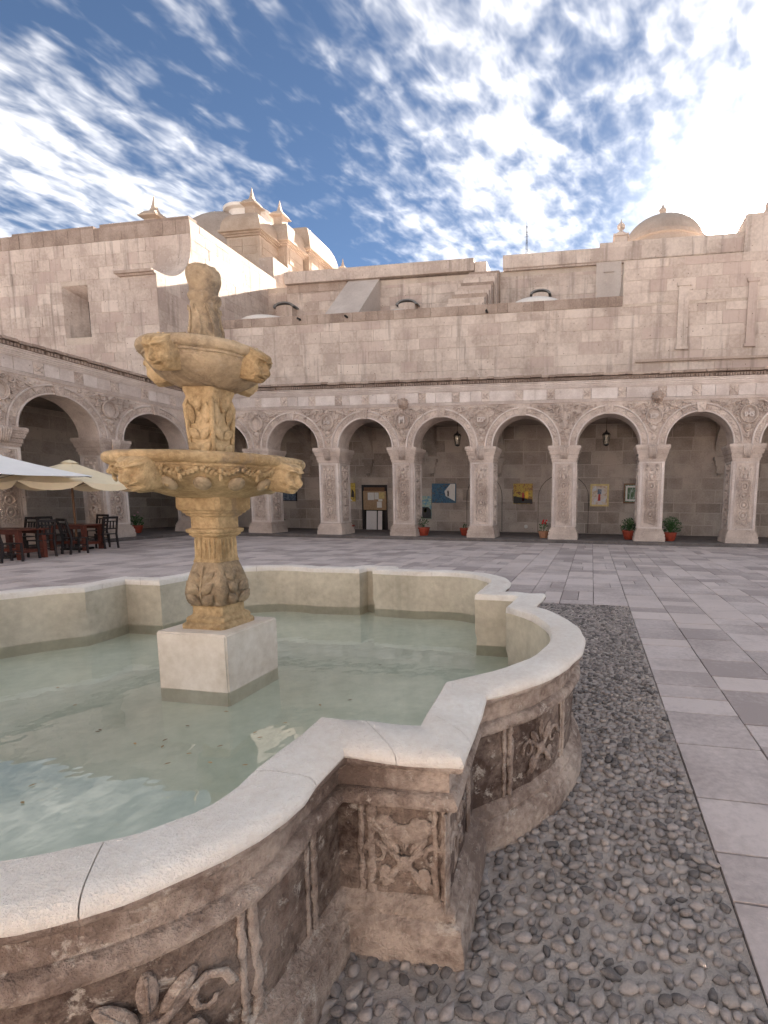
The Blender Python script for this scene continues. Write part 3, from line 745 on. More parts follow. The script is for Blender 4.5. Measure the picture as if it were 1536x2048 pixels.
# ------------------------------------------------------------------ arcades
def spiral(mb, c, r, turns, rad, hand=1, a0=0.0, y=0.0, seg=5):
    n = int(9*turns)+3; pts = []; rr = []
    for i in range(n):
        t_ = i/(n-1); q = r*(1-.82*t_); a = a0+hand*2*PI*turns*t_
        pts.append(Vector((c[0]+q*math.cos(a), y, c[1]+q*math.sin(a)))); rr.append(rad*(1-.35*t_))
    mb.tube(pts, rr, seg)
def carve_fill(region, bounds, seed, rmin, rmax, tries=900, rad=.02, mb=None):
    rr = random.Random(seed); mb = mb or MB(); cs = []
    for k in range(tries):
        r_ = rmax-(rmax-rmin)*min(1, k/(tries*.75)); x = rr.uniform(bounds[0], bounds[1]); z = rr.uniform(bounds[2], bounds[3])
        if not all(region(x+r_*math.cos(a), z+r_*math.sin(a)) for a in (0,PI/3,2*PI/3,PI,4*PI/3,5*PI/3)): continue
        if any((x-a)**2+(z-b_)**2 < (r_+c)**2*.95 for a, b_, c in cs): continue
        cs.append((x, z, r_))
        sc_ = 1 if x > 0 else -1
        if r_ > rmin*1.35: 
            spiral(mb, (x, z), r_*.92, 1.25, rad*min(1, r_/.09), sc_, rr.uniform(0, 6.28))
            mb.blob((x, -.004, z), (r_*.24, .02, r_*.24), 6, 4)
        else:
            a = rr.uniform(0, PI); mb.blob((x, 0, z), (r_*1.15, rad*1.1, r_*.55), 7, 4, Matrix.Rotation(a, 3, 'Y'))
    return mb
PIER_W = .452
def pier_relief(seed):
    mb = MB(); h0, h1 = .72, 2.98
    for z, rx, rz in ((1.12,.115,.155),(1.50,.12,.14),(1.84,.12,.13),(2.17,.10,.12)):
        mb.tube([(rx*math.cos(a*PI/9), -.008, z+rz*math.sin(a*PI/9)) for a in range(19)], .022, 6, False)
        mb.blob((0, 0, z), (rx*.55, .03, rz*.55), 10, 5)
        for sx in (-1, 1):
            spiral(mb, (sx*.19, z+.12), .062, 1.1, .017, sx, PI/2); spiral(mb, (sx*.19, z-.10), .062, 1.1, .017, -sx, -PI/2)
            mb.blob((sx*.205, 0, z+.01), (.03,.02,.055), 6, 4)
    for sx in (-1, 1):
        spiral(mb, (sx*.10, .85), .10, 1.3, .022, sx, PI); spiral(mb, (sx*.20, .93), .06, 1, .017, -sx, 0)
        mb.tube([(sx*(.02+.05*q), 0, 2.36+.05*math.sin(q*.9)) for q in range(5)], [.022,.022,.02,.018,.012], 6)
        mb.blob((sx*.13, 0, 2.56), (.05,.025,.11), 7, 5); mb.blob((sx*.19, 0, 2.80), (.055,.022,.05), 7, 5)
        spiral(mb, (sx*.17, 2.92), .06, 1.1, .016, sx, 0)
    mb.blob((0,0,2.50), (.07,.03,.12), 8, 5); mb.blob((0,0,2.80), (.06,.03,.07), 8, 5)
    mb.tube([(.14*math.cos(a*PI/8), 0, 2.72-.10*math.sin(a*PI/8)) for a in range(9)], .02, 6)
    mb.v = [(a_, b__*2.3-.012, c_) for a_, b__, c_ in mb.v]
    return carve_fill(lambda x, z: abs(x) < .262 and h0 < z < h1 and (x*x/.02+(((z-1.13+.17) % .35)-.17)**2/.028) > 1, (-.26,.26,h0,h1), seed, .020, .040, 500, .026, mb)
def frame_mesh():
    mb = MB()
    for x in (-.385, .385): mb.box(x-.045, x+.045, -.028, .01, .60, 3.06)
    mb.box(-.34, .34, -.0265, .01, .60, .655); mb.box(-.34, .34, -.0265, .01, 3.01, 3.058)
    for x in (-.305, .305): mb.tube([(x, -.006, .665), (x, -.006, 3.0)], .014, 6)
    return mb
RELIEF = [pier_relief(s).mesh('carved_relief', True) for s in (1, 2)]
FRAME = frame_mesh().mesh('panel_border')
def impost():
    mb = MB(); w0 = PIER_W
    for z0, z1, e in ((3.10,3.20,.035),(3.20,3.25,.07),(3.25,3.34,.06),(3.34,3.40,.10),(3.40,3.49,.115),(3.49,3.55,.145),(3.55,3.67,.165)):
        mb.box(-w0-e, w0+e, -e, 2*w0+e, z0, z1-.0)
    return mb
def pbase():
    mb = MB(); w0 = PIER_W
    for z0, z1, e in ((-.02,.30,.115),(.30,.42,.10),(.42,.50,.075),(.50,.56,.045)): mb.box(-w0-e, w0+e, -e, 2*w0+e, z0, z1)
    return mb
def bevel_me(mb, name, off=.012, seg=2):
    me = mb.mesh(name); bm = bmesh.new(); bm.from_mesh(me); bmesh.ops.bevel(bm, geom=bm.edges[:], offset=off, segments=seg, affect='EDGES', clamp_overlap=True); bm.to_mesh(me); bm.free(); return me
IMP = bevel_me(impost(), 'impost'); PB = bevel_me(pbase(), 'pier_base', .02)
TON = MB()
for k in range(5): TON.tube([(-.13+.065*k, -.135, 3.66), (-.13+.065*k, -.19, 3.58), (-.11+.055*k, -.13, 3.36), (-.10+.05*k, -.07, 3.18)], [.03,.034,.032,.02], 6)
TONM = TON.mesh('acanthus_console', True)
SHAFT = MB().box(-PIER_W, PIER_W, 0, 2*PIER_W, .5, 3.15).mesh('shaft')
def make_pier(parent, loc, rotz, relief=0, side=1):
    """front face at local y=0 looking to -y"""
    p = link('pier', SHAFT, 'sillar', parent, loc, (0,0,rotz))
    link('pier_base', PB, 'sillar', p); link('impost', IMP, 'sillar', p); link('acanthus_console', TONM, 'sillar', p)
    link('panel_border', FRAME, 'sillar_white', p); tag(link('carved_relief', RELIEF[relief], 'sillar', p), kind='stuff')
    for sx, on in ((1, side >= 0), (-1, side <= 0)):
        if on:
            M = Matrix.Translation((sx*PIER_W, PIER_W, 0)) @ Matrix.Rotation(sx*PI/2, 4, 'Z')
            a = link('panel_border', FRAME, 'sillar_white', p); a.matrix_local = M
            a = tag(link('carved_relief', RELIEF[1-relief], 'sillar', p), kind='stuff'); a.matrix_local = M
    return p
Z_SP, Z_FB, Z_FT = 3.67, 5.27, 5.77
def arch_wall(parent, loc, rotz, half, pw, hmax=1.17, thick=.86):
    """bay between two piers, centred on local x=0; half = clear half span, pw = half pier width each side"""
    hz = min(half, hmax); n = 28; W_ = half+pw; mb = MB()
    def edge(a):
        c, s_ = math.cos(a), math.sin(a); ks = []
        if abs(c) > 1e-6: ks.append(W_/abs(c))
        if s_ > 1e-6: ks.append((Z_FB-Z_SP)/s_)
        k = min(ks); return (k*c, k*s_)
    angs = sorted(set([PI*i/n for i in range(n+1)] + [math.atan2(Z_FB-Z_SP, W_), PI-math.atan2(Z_FB-Z_SP, W_)]))
    for a in angs:
        e = edge(a); i_ = (half*math.cos(a), hz*math.sin(a))
        for y in (0, thick): mb.v += [(i_[0], y, Z_SP+i_[1]), (e[0], y, Z_SP+e[1])]
    for k in range(len(angs)-1):
        o = k*4; mb.f += [(o, o+1, o+5, o+4), (o+2, o+6, o+7, o+3), (o, o+4, o+6, o+2), (o+1, o+3, o+7, o+5)]
    aw = part('arch_wall', mb, 'sillar', parent, False, loc=loc, rot=(0,0,rotz))
    def ring(r0, r1, pr, name, mat):
        mb = MB(); m_ = 40
        for i in range(m_+1):
            a = PI*i/m_; c, s_ = math.cos(a), math.sin(a)
            for rr_, y in ((r0, .02), (r0, -pr*.7), ((r0*.7+r1*.3), -pr), ((r0*.3+r1*.7), -pr), (r1, -pr*.7), (r1, .02)):
                mb.v.append(((half+rr_)*c, y, Z_SP+(hz+rr_)*s_))
        for i in range(m_):
            for j in range(5): mb.f.append((i*6+j, i*6+j+1, (i+1)*6+j+1, (i+1)*6+j))
        part(name, mb, mat, aw, True, 40)
    ring(-.004, .055, .05, 'inner_moulding', 'sillar_white'); ring(.255, .315, .06, 'outer_moulding', 'sillar_white')
    nb = 12
    for k in range(nb):
        a0, a1 = PI*(k+.06)/nb, PI*(k+.94)/nb; mb = MB(); vs = []
        for rr_ in (.07, .245):
            for a in (a0, (a0+a1)/2, a1):
                for y in (0.0, -.018): vs.append(((half+rr_)*math.cos(a), y, Z_SP+(hz+rr_)*math.sin(a)))
        mb.add(vs, [(1,3,9,7),(3,5,11,9),(0,6,8,2),(2,8,10,4),(0,1,7,6),(4,10,11,5),(0,2,3,1),(2,4,5,3),(6,7,9,8),(8,9,11,10)])
        am = (a0+a1)/2
        for q in range(6):
            aa = a0+(a1-a0)*(.12+.76*((q*.37) % 1)); rr_ = .10+.115*((q*.61+k*.29) % 1)
            mb.blob(((half+rr_)*math.cos(aa), -.018, Z_SP+(hz+rr_)*math.sin(aa)), (.048,.036,.026), 6, 4, Matrix.Rotation(-am+R.uniform(-.9,.9), 3, 'Y'))
        part('voussoir', mb, 'sillar', aw, True, 30)
    mb = MB(); mb.add([(-.12,-.08,Z_SP+hz-.02),(.12,-.08,Z_SP+hz-.02),(.17,-.085,Z_SP+hz+.33),(-.17,-.085,Z_SP+hz+.33),(-.12,.02,Z_SP+hz-.02),(.12,.02,Z_SP+hz-.02),(.17,.02,Z_SP+hz+.33),(-.17,.02,Z_SP+hz+.33)], [(0,1,2,3),(0,4,5,1),(1,5,6,2),(2,6,7,3),(3,7,4,0)])
    for q in range(7): mb.blob((R.uniform(-.09,.09), -.085, Z_SP+hz+.04+.04*q), (.05,.025,.03), 6, 4, Matrix.Rotation(R.uniform(0,3), 3, 'Y'))
    part('keystone', mb, 'sillar', aw, True, 30)
    return aw
def spandrel(seed, pw, hl, hr, hzl, hzr, med=True):
    """relief between two arches round local x=0 (pier axis), front plane y=0"""
    def region(x, z):
        if z > Z_FB-.05 or z < 3.80: return False
        h, hz = (hr, hzr) if x >= 0 else (hl, hzl)
        dx = abs(x)-(pw+h)                      # negative towards the pier
        if dx > 0: return False
        e = (dx/(h+.33))**2+((z-Z_SP)/(hz+.33))**2
        if e < 1.0: return False
        if med and x*x+(z-4.72)**2 < .29**2: return False
        return True
    mb = MB()
    if med:
        for r_, q in ((.28,.026),(.235,.014)): mb.tube([(r_*math.cos(a*PI/14), -.012, 4.72+r_*1.06*math.sin(a*PI/14)) for a in range(29)], q, 6, False)
        for sx in (-1, 1):
            spiral(mb, (sx*.36, 4.90), .11, 1.4, .026, -sx, PI/2); spiral(mb, (sx*.36, 4.55), .085, 1.3, .022, sx, -PI/2); spiral(mb, (sx*.62, 5.06), .11, 1.4, .024, sx, PI)
            mb.tube([(sx*(.30+.14*q), -.006, 5.16-.012*q*q+.03*math.sin(q*2)) for q in range(6)], [.02,.03,.03,.028,.022,.012], 6)
        mb.blob((0,0,4.28), (.10,.04,.10), 8, 5); mb.tube([(.11*math.cos(a*PI/6), 0, 4.20+.10*math.sin(a*PI/6)) for a in range(13)], .022, 6); mb.blob((0,0,4.0), (.06,.03,.09), 7, 5); mb.blob((0,-.01,5.10), (.08,.04,.07), 8, 5)
    mb = carve_fill(region, (-1.35, 1.35, 3.82, 5.22), seed, .034, .11, 1500, .032, mb)
    mb.v = [(a_, b__*2.2-.018, c_) for a_, b__, c_ in mb.v]; return mb
def text_mesh(txt, size, depth=.03):
    cu = bpy.data.curves.new('t', 'FONT'); cu.body = txt; cu.size = size; cu.extrude = depth/2; cu.align_x = 'CENTER'; cu.align_y = 'CENTER'; cu.offset = .006
    o = bpy.data.objects.new('t', cu); COL.objects.link(o); dg = bpy.context.evaluated_depsgraph_get(); dg.update()
    me = bpy.data.meshes.new_from_object(o.evaluated_get(dg)); bpy.data.objects.remove(o); bpy.data.curves.remove(cu); return me
def linear_mould(prof, x0, x1, step=.5, jit=.006):
    """profile (y,z) extruded along local x"""
    mb = MB(); n = max(2, int((x1-x0)/step)+1); m_ = len(prof)
    for i in range(n):
        x = x0+(x1-x0)*i/(n-1)
        for (y, z) in prof: q = Vector((x, y, z)); mb.v.append((x, y+jit*noise.noise(q*3), z+jit*noise.noise(q*3+Vector((4,4,4)))))
    for i in range(n-1):
        for j in range(m_-1): mb.f.append((i*m_+j, (i+1)*m_+j, (i+1)*m_+j+1, i*m_+j+1))
    mb.f.append(tuple(range(m_))); mb.f.append(tuple((n-1)*m_+j for j in reversed(range(m_)))); return mb
ROS = MB()
for k in range(4):
    a = PI/4+k*PI/2; ROS.blob((.085*math.cos(a), -.02, .085*math.sin(a)), (.065,.022,.038), 8, 4, Matrix.Rotation(-a, 3, 'Y')); spiral(ROS, (.10*math.cos(a+PI/4)*1.1, .10*math.sin(a+PI/4)*1.1), .045, 1, .014, 1, a)
ROS.blob((0,-.025,0), .035, 8, 5)
ROSM = ROS.mesh('rosette', True)
LIONH = MB(); LIONH.blob((0,-.12,0), (.17,.22,.17), 12, 8); LIONH.blob((0,-.30,-.05), (.10,.10,.09), 10, 6); LIONH.blob((0,-.37,-.03), (.04,.04,.03), 8, 5)
for sx in (-1, 1):
    LIONH.blob((sx*.075,-.29,.06), .028, 8, 5); LIONH.blob((sx*.15,-.10,.12), (.06,.05,.06), 8, 5); LIONH.blob((sx*.05,-.36,-.10), (.05,.04,.03), 8, 5)
for k in range(10): a = k*2*PI/10; LIONH.blob((.17*math.cos(a), -.05, .17*math.sin(a)), (.06,.08,.06), 8, 5)
wobble(LIONH, .012, 8); LIONM = LIONH.mesh('lion_head_spout', True)
def entablature(parent, loc, rotz, x0, x1, rest=0):
    """front plane at local y=0, x0..x1 along the wall"""
    root = part('architrave', linear_mould([(.9,Z_FB-.002),(-.02,Z_FB-.002),(-.03,Z_FB+.05),(-.05,Z_FB+.055),(-.055,Z_FB+.085),(-.02,Z_FB+.095),(.9,Z_FB+.095)], x0, x1), 'sillar_white', parent, loc=loc, rot=(0,0,rotz))
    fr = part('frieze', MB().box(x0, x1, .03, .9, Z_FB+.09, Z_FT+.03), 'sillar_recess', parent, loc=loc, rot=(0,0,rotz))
    x = x0; k = 0
    z0, z1 = Z_FB+.105, Z_FT-.015
    while x < x1-.1:
        if k % 2 == 0:
            L = min(R.uniform(.85, 1.15), x1-x); cut = R.choice((0, 0, .5, .38))
            ws = [L] if not cut else [L*cut, L*(1-cut)]; xx = x
            for ww in ws:
                link('frieze_block', block('sillar_white', R.randrange(5)), None, fr, (xx+ww/2, .012+R.uniform(-.006,.006), (z0+z1)/2), None, (ww-.012, .07, z1-z0)); xx += ww
            x += L
        else:
            link('frieze_block', block('sillar', R.randrange(5)), None, fr, (x+.15, .008, (z0+z1)/2), None, (.288, .07, z1-z0))
            link('rosette', ROSM, 'sillar', fr, (x+.15, -.018, (z0+z1)/2)); x += .30
        k += 1
    cn = part('cornice', linear_mould([(.9,Z_FT-.01),(-.02,Z_FT-.01),(-.035,Z_FT+.02),(-.07,Z_FT+.03),(-.075,Z_FT+.06),(-.10,Z_FT+.075),(-.12,Z_FT+.12),(-.15,Z_FT+.13),(-.155,Z_FT+.18),(-.19,Z_FT+.19),(-.20,Z_FT+.225),(.9,Z_FT+.23)], x0, x1), 'sillar_white', parent, loc=loc, rot=(0,0,rotz))
    mb = MB(); x = x0+.03; dn = MB()
    while x < x1:
        if R.random() > .08: dn.box(x, x+.065, -.26+R.uniform(-.01,.01), -.10, Z_FT+.235, Z_FT+.33+R.uniform(-.01,.01))
        x += .092
    tag(part('dentil_course', dn, 'wall_dark', cn), kind='stuff')
    mb.box(x0, x1, -.15, .9, Z_FT+.225, Z_FT+.36); part('roof_bed', mb, 'wall_dark', cn)
    x = x0; k = 0
    while x < x1:
        L = R.uniform(.24, .52)
        link('coping_tile', block('wall_dark', R.randrange(5)), None, cn, (x+L/2, -.08+R.uniform(-.012,.012), Z_FT+.405+R.uniform(-.012,.012)), (R.uniform(-.04,.04), R.uniform(-.02,.02), R.uniform(-.02,.02)), (L-.012, .50, .085)); x += L
    return root

# back arcade
GAL_Y = 22.62
back = thing('arcade_wing', 'carved stone arcade with round arches and medallions across the back of the courtyard', 'arcade', (0,0,0))
S = 3.232; PX0 = -10.775
pxs = [PX0+S*i for i in range(-1, 8)]
for i, x in enumerate(pxs): make_pier(back, (x, D, 0), 0, i % 2, 1 if x < -1 else (-1 if x > 2 else 0))
make_pier(back, (LX-.45, D, 0), 0, 0, 1)                 # corner pier shared with the left wing
half = S/2-PIER_W
for i in range(len(pxs)-1): arch_wall(back, ((pxs[i]+pxs[i+1])/2, D+.02, 0), 0, half, PIER_W)
xl = LX-.45+PIER_W; hl0 = (pxs[0]-PIER_W-xl)/2
arch_wall(back, ((xl+pxs[0]-PIER_W)/2, D+.02, 0), 0, hl0, PIER_W)
TXT = {-1: None, 0: 'IHS', 1: 'MA', 2: 'IZP', 3: None, 4: 'ISP', 5: 'IHS', 6: None, 7: None}
SPM = [spandrel(s_, PIER_W, half, half, half, half).mesh('spandrel_relief', True) for s_ in (3, 4)]
SPF = spandrel(5, PIER_W, half, half, half, half, False)
SPF.blob((0,-.01,4.62), (.13,.07,.36), 10, 7); SPF.blob((0,-.03,5.05), (.075,.07,.09), 10, 7)
for sx in (-1, 1): SPF.tube([(sx*.12,-.03,4.85),(sx*.17,-.05,4.7),(sx*.08,-.07,4.6)], [.04,.035,.03], 6)
SPFM = SPF.mesh('spandrel_relief', True)
for i, x in enumerate(pxs):
    k = i-1; me = SPFM if k == 3 else SPM[i % 2]
    tag(link('spandrel_relief', me, 'sillar', back, (x, D+.012, 0)), kind='stuff')
    tx = TXT.get(k)
    if tx:
        if tx == 'MA':
            for s_, dz in (('M', .02), ('A', -.01)): link('monogram', text_mesh(s_, .32, .07), 'sillar_white', back, (x, D-.05+(.004 if s_ == 'A' else 0), 4.72+dz), (PI/2,0,0))
        else:
            link('monogram', text_mesh(tx, .23 if k else .19, .07), 'sillar_white', back, (x, D-.05, 4.69), (PI/2,0,0))
            if tx == 'IHS': link('cross', MB().box(-.014,.014,-.02,.02,0,.11).box(-.045,.045,-.019,.019,.06,.088).mesh('cross'), 'sillar_white', back, (x, D-.05, 4.80))
    if k in (1, 4): link('lion_head_spout', LIONM, 'wall_dark', back, (x+.08, D-.02, 5.36))
entablature(back, (0, D, 0), 0, LX-.4, 15.4)
# gallery behind the back arcade
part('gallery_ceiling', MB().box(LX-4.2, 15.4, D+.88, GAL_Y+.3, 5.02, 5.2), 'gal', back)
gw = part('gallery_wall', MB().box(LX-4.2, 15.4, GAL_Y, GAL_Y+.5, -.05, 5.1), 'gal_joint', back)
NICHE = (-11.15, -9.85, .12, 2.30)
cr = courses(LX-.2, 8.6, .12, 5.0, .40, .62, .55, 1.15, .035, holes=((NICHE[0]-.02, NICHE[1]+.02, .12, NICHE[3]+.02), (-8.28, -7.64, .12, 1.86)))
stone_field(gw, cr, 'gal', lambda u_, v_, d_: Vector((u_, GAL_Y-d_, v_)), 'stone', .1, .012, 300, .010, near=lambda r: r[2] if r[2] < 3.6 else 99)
for x in pxs + [LX-.45]:
    mb = MB(); n = 16; y0, y1 = D+.9, GAL_Y; cy_ = (y0+y1)/2; rr_ = (y1-y0)/2
    for i in range(n+1):
        a = PI*i/n; yy, z_ = cy_-rr_*math.cos(a), 3.5+1.35*math.sin(a)
        for xx in (-.22, .22): mb.v += [(x+xx, yy, z_), (x+xx, yy, 5.03)]
    for i in range(n): o = i*4; mb.f += [(o, o+2, o+6, o+4), (o, o+4, o+5, o+1), (o+2, o+3, o+7, o+6)]
    part('vault_rib', mb, 'gal', back, True, 40)
    mb = MB(); mb.box(x-.26, x+.26, GAL_Y-.20, GAL_Y, 3.36, 3.52); mb.box(x-.20, x+.20, GAL_Y-.14, GAL_Y, 3.16, 3.36); mb.box(x-.14, x+.14, GAL_Y-.10, GAL_Y, 2.85, 3.16); mb.tube([(x,GAL_Y-.10,2.86),(x,GAL_Y-.03,2.72)], [.12,.05], 8); part('corbel', mb, 'gal', back)
# blocked doorway outlines: thin dark moulded lines on the gallery wall
for (xa, xb, zt) in ((-2.45, -.15, 1.75), (-5.85, -4.15, 1.75)):
    pts = [(xa,GAL_Y-.02,.15),(xa,GAL_Y-.02,zt)] + [((xa+xb)/2-(xb-xa)/2*math.cos(a*PI/12), GAL_Y-.02, zt+1.05*math.sin(a*PI/12)) for a in range(1, 12)] + [(xb,GAL_Y-.02,zt),(xb,GAL_Y-.02,.15)]
    part('blocked_doorway', MB().tube(pts, .012, 5), 'void', gw)
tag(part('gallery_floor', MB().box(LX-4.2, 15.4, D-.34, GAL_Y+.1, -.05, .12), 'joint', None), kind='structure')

# left arcade (faces +x): local frame rotated +90 degrees
left = thing('arcade_wing', 'shaded carved arcade of larger arches on the left with café tables in front', 'arcade', (0,0,0))
LYS = [15.30, 11.90, 8.50, 5.10]
for i, y in enumerate(LYS): make_pier(left, (LX, y, 0), PI/2, i % 2, -1 if i else -1)
def lbay(ya, yb):
    h = (yb-ya)/2-PIER_W; arch_wall(left, (LX-.02, (ya+yb)/2, 0), PI/2, h, PIER_W, 1.2)
lbay(11.90, 15.30); lbay(8.50, 11.90); lbay(5.10, 8.50); lbay(15.30, D+.2)
hl_ = 1.7-PIER_W; hc_ = (D+.2-15.3)/2-PIER_W
LSP = spandrel(8, PIER_W, hl_, hl_, min(hl_,1.2), min(hl_,1.2)).mesh('spandrel_relief', True)
for y in LYS: tag(link('spandrel_relief', LSP, 'sillar', left, (LX-.012, y, 0), (0,0,PI/2)), kind='stuff')
entablature(left, (LX, 0, 0), PI/2, -1.0, D+.02)
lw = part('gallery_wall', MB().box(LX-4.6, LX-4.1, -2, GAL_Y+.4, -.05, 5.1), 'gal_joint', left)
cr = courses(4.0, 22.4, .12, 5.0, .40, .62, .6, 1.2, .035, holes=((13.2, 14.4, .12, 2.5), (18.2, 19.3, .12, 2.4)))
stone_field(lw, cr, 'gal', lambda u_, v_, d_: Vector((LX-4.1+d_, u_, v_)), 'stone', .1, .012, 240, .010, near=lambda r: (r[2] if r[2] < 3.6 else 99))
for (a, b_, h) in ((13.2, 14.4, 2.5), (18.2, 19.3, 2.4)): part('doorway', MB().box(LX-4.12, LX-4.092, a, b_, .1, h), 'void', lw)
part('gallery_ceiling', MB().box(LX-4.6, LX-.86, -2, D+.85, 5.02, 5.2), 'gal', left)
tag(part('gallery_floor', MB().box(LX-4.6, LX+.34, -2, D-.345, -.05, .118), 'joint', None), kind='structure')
# unseen fourth wing, added behind the camera to bounce sunlight into the courtyard
opp = thing('arcade_wing', 'unseen sunlit arcade added behind the viewer to bounce light into the courtyard', 'arcade', (0,0,0))
for i in range(9):
    x = -15.6+S*i; p = link('pier', SHAFT, 'sillar', opp, (x, -13, 0), (0,0,PI)); link('pier_base', PB, 'sillar', p); link('impost', IMP, 'sillar', p)
    if i: arch_wall(opp, (x-S/2, -13, 0), PI, half, PIER_W)
part('upper_wall', MB().box(-16.1, 10.8, -13.9, -12.98, Z_FB, 6.3), 'sillar_white', opp)
part('gallery_wall', MB().box(-16.1, 10.8, -17.4, -17, 0, 5.3), 'sillar', opp)
# roofs over both galleries
part('gallery_roof', MB().box(LX-4.2, 15.4, D+.4, GAL_Y+.2, Z_FT+.2, Z_FT+.34), 'render', back)
part('gallery_roof', MB().box(LX-4.6, LX-.4, -2, D+.38, Z_FT+.2, Z_FT+.33), 'render', left)

# ------------------------------------------------------------------ church
TY = 22.62; NY = 28.5
fy = lambda yy: (lambda u_, v_, d_: Vector((u_, yy-d_, v_)))
# terrace wall above the gallery
ter = thing('terrace_wall', 'long pink ashlar wall above the back arcade with drain spouts near its top', 'wall', (0, TY, 5.9))
tpart = lambda name, mb, mat, sm=False: part(name, mb.xf(Matrix.Translation((0,-TY,-5.9))), mat, ter, sm)
core = tpart('wall_core', MB().box(-19.88, 14.5, TY, TY+.6, 5.2, 10.36), 'wall_joint')
TF = lambda u_, v_, d_: Vector((u_, -d_, v_-5.9))
cr = courses(-19.86, 8.4, 6.0, 9.94, .46, .54, .60, 1.20, .012)
stone_field(core, cr, 'wall', TF, 'stone', .12, .014, 300, .009)
cr = courses(-19.86, 1.06, 9.95, 10.38, .5, .5, .42, .78, .014)
stone_field(core, cr, 'wall_dark', TF, 'coping_stone', .5, .03, 100, .012)
for (px, py) in ((600,640),(694,635),(973,625)):
    q = at_y(px, py, TY); mb = MB(); mb.tube([q+Vector((0,.15,.02)), q+Vector((.06,-.30,-.03))], .055, 8); tpart('drain_spout', mb, 'void', True)
# taller wall on the right above the same gallery
rw = thing('church_wall', 'tall smooth pink wall rising on the right beneath the small dome', 'wall', (1.06, TY, 5.9))
rp = lambda name, mb, mat: part(name, mb.xf(Matrix.Translation((-1.06,-TY,-5.9))), mat, rw)
core = rp('wall_core', MB().box(1.06, 14.5, TY-.03, TY+5.7, 9.9, 11.78), 'wall_joint')
stone_field(core, courses(1.08, 8.6, 10.0, 11.76, .44, .52, .6, 1.2, .010), 'wall', lambda u_, v_, d_: Vector((u_-1.06, -.03-d_, v_-5.9)), 'stone', .12, .012, 120, .008)
for (xa, xb) in ((3.35, 3.78), (6.10, 6.45)):
    mb = MB(); mb.box(xa, xb, TY-.10, TY, 8.16, 10.6); mb.box(xa-.06, xb+.06, TY-.13, TY, 10.6, 10.75); mb.box(xa-.05, xb+.05, TY-.12, TY, 8.05, 8.16); rp('pilaster', mb, 'wall')
rp('string_course', MB().box(1.68, 14.4, TY-.12, TY, 7.58, 7.68), 'wall_dark')
# nave wall
nav = thing('nave_wall', 'high nave wall of the church with parapet, sloping buttress and stepped buttress', 'wall', (0, NY, 9))
npart = lambda name, mb, mat, sm=False: part(name, mb.xf(Matrix.Translation((0,-NY,-9))), mat, nav, sm)
core = npart('wall_core', MB().box(-20.4, 16, NY, NY+1.0, 8.5, 14.34), 'wall_joint')
NF = lambda u_, v_, d_: Vector((u_, -d_, v_-9))
stone_field(core, courses(-19.9, 1.3, 11.9, 14.05, .46, .56, .7, 1.3, .012), 'wall', NF, 'stone', .12, .014, 200, .01)
stone_field(core, courses(-18.6, -14.7, 13.95, 14.42, .5, .5, .5, .8, .014), 'wall_dark', NF, 'dark_course_stone', .16, .05, 60, .012)
stone_field(core, courses(1.3, 14, 13.0, 15.1, .46, .56, .7, 1.3, .012), 'wall', NF, 'stone', .12, .014, 60, .01)
npart('parapet', MB().box(-18.6, -6.9, NY-.25, NY+1.2, 14.42, 15.08), 'wall'); npart('parapet', MB().box(-6.88, -6.2, NY-.1, NY+1.4, 14.3, 14.92), 'wall')
npart('parapet', MB().box(-5.25, .02, NY-.20, NY+1.2, 14.40, 15.10), 'wall'); npart('parapet', MB().box(.022, 7.3, NY-.20, NY+1.25, 14.40, 15.33), 'wall')
for (xa, xb, z0, z1) in ((-18.6,-6.9,15.082,15.12),(-5.25,7.3,15.35,15.39)): pass
cop = npart('parapet_core', MB().box(-5.24, 7.28, NY-.15, NY+1.1, 14.3, 14.5), 'wall')
stone_field(cop, courses(-5.24, 7.2, 14.42, 15.08, .5, .66, .6, 1.2, .012), 'wall', lambda u_, v_, d_: Vector((u_, -.2-d_, v_-9)), 'stone', .1, .012, 60, .008)
npart('corner_block', MB().box(7.30, 16, NY-.3, NY+2, 9, 16.15), 'wall')
npart('corner_finial', MB().lathe([(.16,16.1),(.2,16.3),(.12,16.45),(.16,16.6),(0,16.9)], 10, (8.4, NY)), 'wall', True)
# sloping buttress: smooth slab running down and forward
mb = MB(); b0 = [(-14.55,NY,14.5),(-12.6,NY,14.5),(-12.6,NY-3.2,11.2),(-14.55,NY-3.2,11.2)]
mb.add([b0[0],b0[1],b0[2],b0[3],(-14.55,NY,10.4),(-12.6,NY,10.4),(-12.6,NY-3.2,10.4),(-14.55,NY-3.2,10.4)], [(0,1,2,3),(0,3,7,4),(1,5,6,2),(3,2,6,7)])
npart('sloping_buttress', mb, 'render')
# stepped buttress
for k in range(9):
    zt = 14.30-.36*k; mb = MB(); mb.box(-7.15-.05*k, -5.42-.03*k, NY-.40*(k+1)+R.uniform(-.04,.04), NY-.40*k+.05, 10.4, zt+R.uniform(-.04,.04)); npart('buttress_step', mb, 'wall_dark' if k % 3 == 0 else 'wall')
